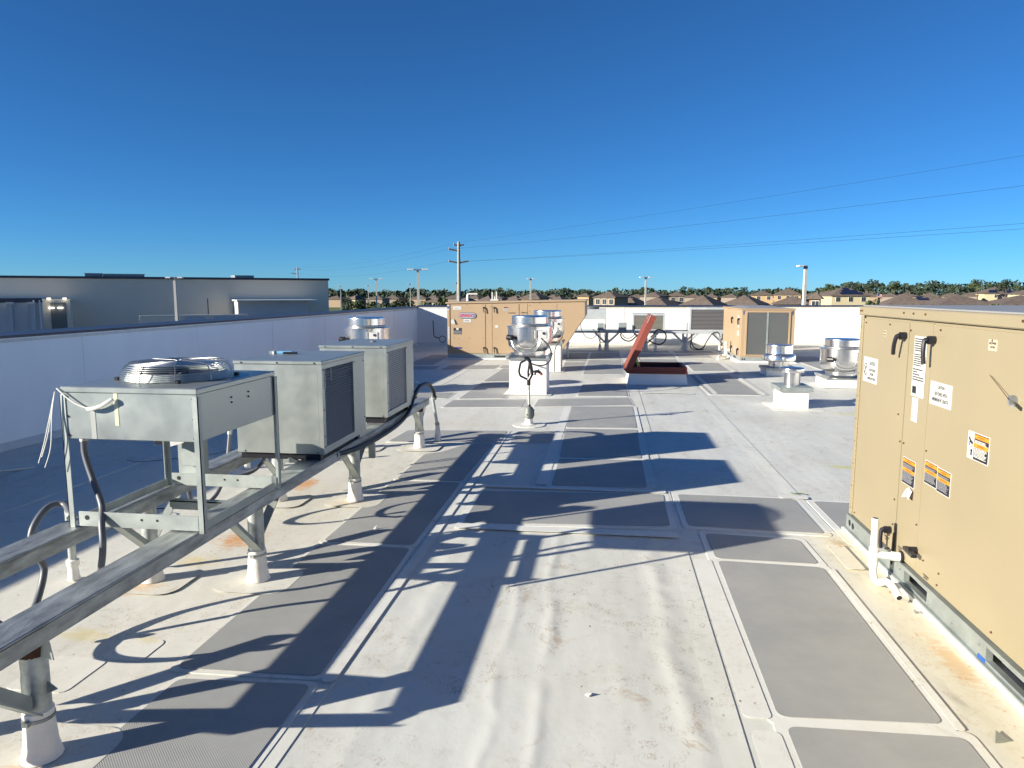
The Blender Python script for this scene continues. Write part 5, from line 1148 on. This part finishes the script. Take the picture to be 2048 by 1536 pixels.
# houses -----------------------------------------------------
def house(pl, pr, ye, yr, st, rot, wc, wins=0, ratio=1.0, solar=None, Dmax=420, ridge_off=0, label='', D=None):
    hz_ = 585 - ((pl + pr) / 2 - 1217) * .005; eh = 2.9 if st == 1 else 5.5
    D = D or min(Dmax, (6.8 - eh) * 1420 / max(2, ye - hz_))
    zeye = EYE; eave = zeye - (ye - 585) / 1420 * D; ridge = zeye - (yr - 585) / 1420 * D
    W_ = (pr - pl) / 1420 * D; c_, s_ = abs(math.cos(R(rot))), abs(math.sin(R(rot)))
    w = W_ / (c_ + ratio * s_); d = w * ratio; p = at((pl + pr) / 2, D + d * .5)
    h = thing('house', (p.x, p.y, GZ), label, 'house', 'suburban houses beyond the far wall', rz=VYAW + R(rot), local=True)
    e, r_ = eave - GZ, ridge - GZ; ov = .5; wx, wy = w / 2 - ov, d / 2 - ov
    MB().box(-wx, wx, -wy, wy, 0, e - .02).build('wall', WALLS[wc], h, smooth=False)
    rl = abs(w - d) / 2; rp = [(-rl, 0, r_), (rl, 0, r_)] if w >= d else [(0, -rl, r_), (0, rl, r_)]
    X, Y_ = w / 2, d / 2; V = [(-X, -Y_, e), (X, -Y_, e), (X, Y_, e), (-X, Y_, e), *rp, (-X, -Y_, e - .22), (X, -Y_, e - .22), (X, Y_, e - .22), (-X, Y_, e - .22)]
    if rl < .05: V[4] = V[5] = (0, 0, r_)
    if w >= d: fs = [(0, 1, 5, 4), (1, 2, 5), (2, 3, 4, 5), (3, 0, 4)]
    else: fs = [(0, 1, 4), (1, 2, 5, 4), (2, 3, 5), (3, 0, 4, 5)]
    fs += [(6, 7, 1, 0), (7, 8, 2, 1), (8, 9, 3, 2), (9, 6, 0, 3), (9, 8, 7, 6)]
    rf = MB().faces(V, fs); bmesh.ops.remove_doubles(rf.b, verts=rf.b.verts, dist=1e-4); rf = rf.build('roof', ROOFS, h, smooth=False)
    vm = MB(); vm.cyl((w * .12, -d * .12, e + (r_ - e) * .55), (w * .12, -d * .12, e + (r_ - e) * .55 + .75), .06, n=6); vm.build('vent_pipe', GREYBOX, rf)
    def win(fx, side, ww=1.3, hh=1.5, zc=None):
        zc = zc or e - 1.35
        if side == 'f': a = (fx * wx * 2 - wx); o = MB().box(a - ww / 2 - .08, a + ww / 2 + .08, -wy - .06, -wy - .002, zc - hh / 2 - .08, zc + hh / 2 + .08).build('window', TRIM, h, smooth=False); 
        else: a = (fx * wy * 2 - wy); o = MB().box(wx + .002, wx + .06, a - ww / 2 - .08, a + ww / 2 + .08, zc - hh / 2 - .08, zc + hh / 2 + .08).build('window', TRIM, h, smooth=False)
        for k in (0, 1):
            if side == 'f': MB().box(a - ww / 2 + k * (ww / 2 + .03), a - .03 + k * (ww / 2 + .03), -wy - .085, -wy - .061, zc - hh / 2, zc + hh / 2).build('pane', GLASS, o, smooth=False)
            else: MB().box(wx + .061, wx + .085, a - ww / 2 + k * (ww / 2 + .03), a - .03 + k * (ww / 2 + .03), zc - hh / 2, zc + hh / 2).build('pane', GLASS, o, smooth=False)
    for i in range(wins): win((i + .5) / wins if wins > 2 else (i + .6) / max(1, wins), 'f')
    if solar:
        nrm = Vector((0, -(r_ - e), -0)).normalized(); sl_ = (r_ - e) / Y_ if Y_ else 1
        for (a, t0, n_) in solar:
            pw, ph = 1.0, 1.65
            for k in range(n_):
                x_ = a + k * (pw + .04); q = []
                for dz in (.06, .12):
                    for (xx, yy) in ((x_, t0), (x_ + pw, t0), (x_ + pw, t0 + ph * .95), (x_, t0 + ph * .95)): q.append((xx, -Y_ + yy, e + yy * sl_ + dz))
                MB().hexa(q).build('solar_panel', SOLAR, rf, smooth=False)
    return h
H_ = [
 (1181, 1262, 594, 583, 2, -35, 0, 3, 1.3, 'two-storey tan house right of the LENNOX unit hood with three bright windows'),
 (1213, 1308, 610.5, 593, 1, -35, 0, 2, 1.2, 'brown-roofed house whose roof overlaps the tan two-storey house by the unit hood'),
 (1265, 1368, 610, 594, 1, -35, 3, 2, 1.2, 'low brown-roofed house directly behind the hatch-lid lamp post'),
 (1350, 1460, 610, 590, 1, -35, 0, 2, 1.2, 'brown-roofed house right of the hatch-lid lamp post, above the dark louvered condenser'),
 (1432, 1545, 609, 590, 1, -35, 0, 2, 1.2, 'brown-roofed house above the square tan rooftop unit'),
 (1272, 1342, 592, 584, 2, -35, 4, 0, 1.2, 'dark two-storey roof behind the house at the hatch-lid lamp post'),
 (1328, 1372, 591.5, 583, 2, -12, 4, 2, 1.0, 'small olive-walled two-storey house left of the pines'),
 (1400, 1450, 596, 588, 1, -25, 0, 0, 1.0, 'small distant roof above the dark louvered condenser'),
 (1452, 1500, 594, 586, 1, -30, 1, 0, 1.0, 'small distant roof above the left edge of the square unit'),
 (1536, 1604, 589, 576, 2, -18, 3, 3, 1.1, 'orange two-storey house left of the pale single-head lamp post'),
 (1494, 1546, 589.5, 581, 2, -15, 3, 2, 1.0, 'yellow two-storey house left of the orange one with a lower roof'),
 (1530, 1632, 607, 591.5, 1, -25, 0, 0, 1.1, 'brown-roofed low house below the pale single-head lamp post'),
 (1606, 1646, 596, 584, 2, -30, 1, 1, 1.0, 'pink-walled house between the pale lamp post and the cream house'),
 (1628, 1672, 588, 580, 2, -20, 4, 0, 1.0, 'small dark roof behind the left corner of the cream house'),
 (1641, 1725, 590.5, 574.5, 2, -3, 2, 3, .9, 'cream two-storey house with dark solar panels on its front roof'),
 (1712, 1752, 587, 577, 2, -20, 1, 1, 1.0, 'small two-storey house peeking from behind the cream house'),
 (1750, 1850, 609, 588, 1, -15, 0, 2, 1.1, 'brown-roofed low house right of the flagpole'),
 (1735, 1790, 596, 586, 1, -20, 0, 0, 1.0, 'small roof just behind the flagpole'),
 (1786, 1862, 586, 575.5, 2, -20, 3, 3, 1.1, 'orange-walled two-storey house behind the flagpole'),
 (1812, 1890, 602, 587, 1, -18, 0, 0, 1.1, 'house with a blue solar roof between the flagpole and the wide peach house'),
 (1846, 1968, 608, 588.5, 1, -10, 1, 3, 1.0, 'wide peach single-storey house with pale windows at far right'),
 (1880, 1945, 595, 583, 1, -15, 0, 0, 1.0, 'brown roof rising behind the wide peach house'),
 (1942, 2030, 586.5, 572.5, 2, -14, 2, 2, 1.0, 'cream two-storey house with solar panels at the far right edge'),
 (2015, 2100, 587.5, 575, 2, -14, 2, 2, 1.0, 'second cream two-storey house cut by the right edge'),
 (1962, 2105, 608.5, 590, 1, -12, 4, 3, 1.0, 'grey-brown single-storey house at the bottom right of the estate'),
 (905, 965, 606, 594, 1, -30, 4, 0, 1.1, 'dark roof behind the left end of the LENNOX unit'),
 (945, 1012, 605, 591, 1, -32, 4, 0, 1.1, 'brown roof left of the white antenna mast'),
 (1004, 1062, 604, 591, 1, -32, 4, 0, 1.1, 'brown roof right of the white antenna mast'),
 (1036, 1104, 596, 584.5, 2, -30, 3, 1, 1.1, 'house with an orange wall behind the lamp post over the LENNOX unit'),
 (1088, 1150, 603, 592, 1, -32, 4, 0, 1.1, 'brown roof above the middle of the LENNOX unit'),
 (1128, 1186, 600, 588, 1, -32, 4, 0, 1.1, 'brown roof above the right end of the LENNOX unit'),
 (1150, 1190, 592, 586, 2, -30, 3, 0, 1.0, 'tiny orange-walled house above the tip of the LENNOX hood'),
 (660, 704, 601, 594, 1, -25, 0, 1, 1.0, 'small dark-roofed house next to the corner of the store building'),
 (702, 732, 597.5, 590, 2, -35, 2, 1, 1.6, 'small cream two-storey house among the trees right of the store building'),
 (728, 758, 600, 594, 1, -25, 4, 0, 1.0, 'small brown roof behind the thin distant lamp posts'),
 (754, 788, 602, 594, 1, -25, 3, 1, 1.0, 'small orange-walled house right of the twin-head lamp post'),
 (784, 832, 599, 590, 1, -32, 4, 0, 1.0, 'brown roof left of the tallest lamp post'),
 (818, 866, 602, 589.5, 1, -32, 0, 0, 1.0, 'brown roof directly behind the tallest lamp post'),
 (850, 900, 604, 595, 1, -25, 0, 1, 1.0, 'low brown roof between the tallest lamp post and the utility pole'),
 (876, 932, 601, 592, 1, -32, 4, 0, 1.1, 'brown roof at the foot of the utility pole'),
]
for k in H_:
    sol = None
    if 'front roof' in k[9]: sol = [(-3.2, .5, 7), (-2.2, 2.2, 5), (-1.2, 3.9, 2)]
    elif 'blue solar' in k[9]: sol = [(-6, .6, 5), (-5, 2.3, 4)]
    elif 'far right edge' in k[9]: sol = [(-6.5, .6, 4), (-5.5, 2.3, 3), (0, .6, 5), (.8, 2.3, 3)]
    house(*k[:8], ratio=k[8], solar=sol, label=k[9])
# more distant roofs filling the estate
rn = random.Random(3)
LM = [(660, 'the corner of the store building'), (838, 'the tallest lamp post'), (919, 'the tallest utility pole'), (1061, 'the lamp post over the tan hooded unit'), (1289, 'the hatch-lid lamp post'), (1604, 'the pale single-head lamp post'), (1749, 'the flagpole'), (1960, 'the far right cream house')]
used = {}
def far_label(px, st):
    m0 = min(LM, key=lambda q: abs(q[0] - px)); side = 'right' if px > m0[0] else 'left'; k = (m0[1], side); used[k] = used.get(k, 0) + 1
    return 'tiny distant roof %s to the %s of %s' % (('nearest', 'second', 'third', 'fourth', 'fifth', 'sixth', 'seventh')[used[k] - 1], side, m0[1].replace('the ', '', 1))
bgs = []
for i in range(36):
    px = 680 + i * 39 + rn.uniform(-8, 8); st = rn.choice((1, 1, 2)); bgs.append((px, st))
bgs.sort(key=lambda q: min(abs(q[0] - m0[0]) for m0 in LM))
for px, st in bgs:
    house(px - 24, px + 24, 595 - (px - 1217) * .005, 588.5 - (px - 1217) * .005, st, rn.choice((-35, -30, -15)), rn.choice((0, 4, 4)), 0, 1.0, D=rn.uniform(300, 380),
          label=far_label(px, st))

# flag
t = thing('flagpole', at(1749, 150), 'thin flagpole with a small red and white striped flag among the house roofs', 'flagpole', rz=VYAW, local=True)
MB().cyl((0, 0, 0), (0, 0, 1.45 - GZ), .05, n=8).build('pole', POLEST, t)
fl = MB().box(.05, 1.0, -.01, .01, .62 - GZ, 1.3 - GZ).build('flag', TRIM, t, smooth=False)
for k in range(4): MB().box(.05, 1.0, -.02, -.011, .66 - GZ + k * .17, .74 - GZ + k * .17).build('stripe', REDINK, fl, smooth=False)
MB().box(.05, .42, -.03, -.021, .95 - GZ, 1.3 - GZ).build('canton', BLUEINK, fl, smooth=False)

# trees ------------------------------------------------------
def leaf_cloud(mb_v, mb_f, c, rx, ry, rz_, n, size, rg):
    for _ in range(n):
        while True:
            v = Vector((rg.uniform(-1, 1), rg.uniform(-1, 1), rg.uniform(-1, 1)))
            if .25 < v.length < 1: break
        v = v.normalized() * (v.length ** .4)
        p = Vector((c[0] + v.x * rx, c[1] + v.y * ry, c[2] + v.z * rz_)); s_ = size * rg.uniform(.5, 1.2)
        a = Vector((rg.gauss(0, 1), rg.gauss(0, 1), rg.gauss(0, 1))).normalized(); b = a.orthogonal().normalized() * s_; c2 = a.cross(b).normalized() * s_ * rg.uniform(.5, 1)
        i = len(mb_v); mb_v += [p - b - c2 * .4, p + b * .2 - c2, p + b + c2 * .3, p - b * .1 + c2]; mb_f.append((i, i + 1, i + 2, i + 3))
def mesh_raw(name, vs, fs, m):
    me = bpy.data.meshes.new(name); me.from_pydata([tuple(v) for v in vs], [], fs); me.materials.append(m); me.update(); return me
def crown_mesh(rg, h, r, n_cl, per, size, m, kind='round'):
    vs, fs = [], []
    for _ in range(n_cl):
        t_ = rg.random(); a = rg.uniform(0, 6.28); rr = r * math.sqrt(rg.random()) * (.8 if t_ < .7 else .5)
        z = h * (.38 + .55 * t_) if kind == 'round' else h * (.62 + .33 * t_)
        q = r * rg.uniform(.25, .45); leaf_cloud(vs, fs, (rr * math.cos(a), rr * math.sin(a), z), q, q, q * .65, per, size, rg)
    return mesh_raw('crown', vs, fs, m)
def trunk_mesh(rg, h, r, kind='round'):
    m_ = MB(); top = h * (.55 if kind == 'round' else .88); m_.cyl((0, 0, 0), (0, 0, top), .020, .008, 8)
    for _ in range(5):
        a = rg.uniform(0, 6.28); z = top * rg.uniform(.5, .95); m_.cyl((0, 0, z), (r * .6 * math.cos(a), r * .6 * math.sin(a), z + h * .2), .007, .003, 5)
    return m_.mesh('trunk', BARK)
rg = random.Random(11)
protos = [(crown_mesh(rg, 1, .42, 16, 42, .045, LEAF[i % 2]), trunk_mesh(rg, 1, .35)) for i in range(4)]
pine_p = [(crown_mesh(rg, 1, .32, 12, 44, .03, LEAF[i], 'pine'), trunk_mesh(rg, 1, .2, 'pine')) for i in range(2)]
def tree(px, D, top_y, label, pr, width=1.0, name='tree', cat='tree', group='trees beyond the parapets'):
    h = EYE - (top_y - 585) / 1420 * D - GZ; p = at(px, D)
    t = thing(name, (p.x, p.y, GZ), label, cat, group, rz=rg.uniform(0, 6), local=True); t.scale = (h * width, h * width, h)
    link('crown', pr[0], t); link('trunk', pr[1], t); return t
TR = [(700, 160, 598, .9, 'bushy tree right of the store building corner'), (716, 130, 600, 1.0, 'dense green bush below the small cream house'), (694, 190, 596, .7, 'slim dark tree left of the small cream house'),
      (746, 150, 598, .9, 'tree between the two thin distant lamp posts and the twin-head one'), (771, 140, 605, 1.3, 'low scrub below the small orange-walled house'), (797, 130, 599, 1.0, 'round tree left of the tallest lamp post'),
      (815, 160, 601, 1.1, 'reddish-green tree just left of the tallest lamp post'), (850, 140, 600, 1.0, 'tree just right of the tallest lamp post'), (869, 120, 606, 1.2, 'low bush over the far corner of the roof'),
      (888, 110, 592, .6, 'tall leafy tree beside the left end of the LENNOX unit'), (880, 135, 603, 1.1, 'low bush left of the leafy tree by the LENNOX unit'), (758, 125, 608, 1.3, 'low scrub at the foot of the twin-head lamp post'),
      (1843, 160, 609, 1.0, 'small shrub left of the wide peach house'), (1990, 110, 606, .9, 'green shrub beside the grey-brown house'), (2012, 105, 611, 1.2, 'yellowish shrub in front of the grey-brown house'), (1738, 150, 596, .9, 'small tree by the flagpole'), (1905, 175, 610, 1.0, 'small shrub in front of the wide peach house')]
for i, (px, D, ty, wd, lb) in enumerate(TR): tree(px, D, ty, lb, protos[i % 4], wd)
PN = [(1366, 380, 572.5, 'lone tall pine standing above the treeline, right of the hatch lid'), (1380, 390, 575, 'shorter pine right of the lone tall pine'), (1407, 400, 575.5, 'pine above the treeline over the dark louvered condenser'), (824, 430, 577, 'dark pine crown bump above the treeline behind the tallest lamp post'),
      (1484, 400, 573.5, 'pine group left of the orange house, above the treeline'), (1287, 420, 576, 'pine crown by the hatch-lid lamp post'), (1740, 330, 559, 'tallest pine on the rise behind the estate, over the flagpole'), (1782, 330, 562, 'flat-topped pine right of the tallest pine on the rise'),
      (1700, 335, 564, 'pine on the rise above the cream house'), (1948, 320, 559, 'broad pine on the rise above the wide peach house'), (2003, 320, 558.5, 'broad pine on the rise above the far right cream house'), (1655, 340, 568, 'pine at the left end of the rise')]
for i, (px, D, ty, lb) in enumerate(PN): tree(px, D, ty, lb, pine_p[i % 2], 1.0, 'pine_tree', 'pine tree', 'pines above the treeline')
# the far wood: one mass
vs, fs = [], []
def skyline(px):
    b = 580.5 - (px - 700) * .0026
    if px > 1625: b -= 11 * min(1, (px - 1625) / 60)
    return b + 2.2 * math.sin(px * .043) + 1.6 * math.sin(px * .11 + 1) 
for row, (D0, n_, dy) in enumerate(((385, 330, 5.0), (430, 330, 1.5), (500, 330, 0))):
    for i in range(n_):
        px = -500 + 3400 * i / n_ + rg.uniform(-6, 6); D = D0 + rg.uniform(-15, 15); ty = skyline(px) + dy + rg.uniform(-1.8, 3.0)
        top = EYE - (ty - 585) / 1420 * D; base = GZ + 1; p = at(px, D); r_ = rg.uniform(2.4, 4.4)
        if p.length > 1e9: continue
        for q in range(3):
            zc = base + (top - base) * (.30, .60, .86)[q]; rr = r_ * (1.25, 1.1, .75)[q]
            leaf_cloud(vs, fs, (p.x + rg.uniform(-1, 1) * 1.6, p.y, zc), rr, rr, (top - base) * (.30, .26, .16)[q], 16, 1.05, rg)
me = mesh_raw('treeline', vs, fs, LEAF[0]); o = bpy.data.objects.new('treeline', me); C.objects.link(o); stuff(o); tag(o, 'dark continuous belt of woodland along the horizon', 'woodland')
# low hedge scrub between the lot and the houses on the left
vs, fs = [], []
for i in range(150):
    px = 640 + 280 * rg.random(); D = rg.uniform(85, 150); p = at(px, D); h = rg.uniform(.8, 2.6)
    leaf_cloud(vs, fs, (p.x, p.y, GZ + h * .5), h * .9, h * .9, h * .6, 40, .22, rg)
me = mesh_raw('scrub', vs, fs, LEAF[1]); o = bpy.data.objects.new('scrub', me); C.objects.link(o); stuff(o); tag(o, 'low green and brown scrub beyond the left end of the far wall', 'scrub')
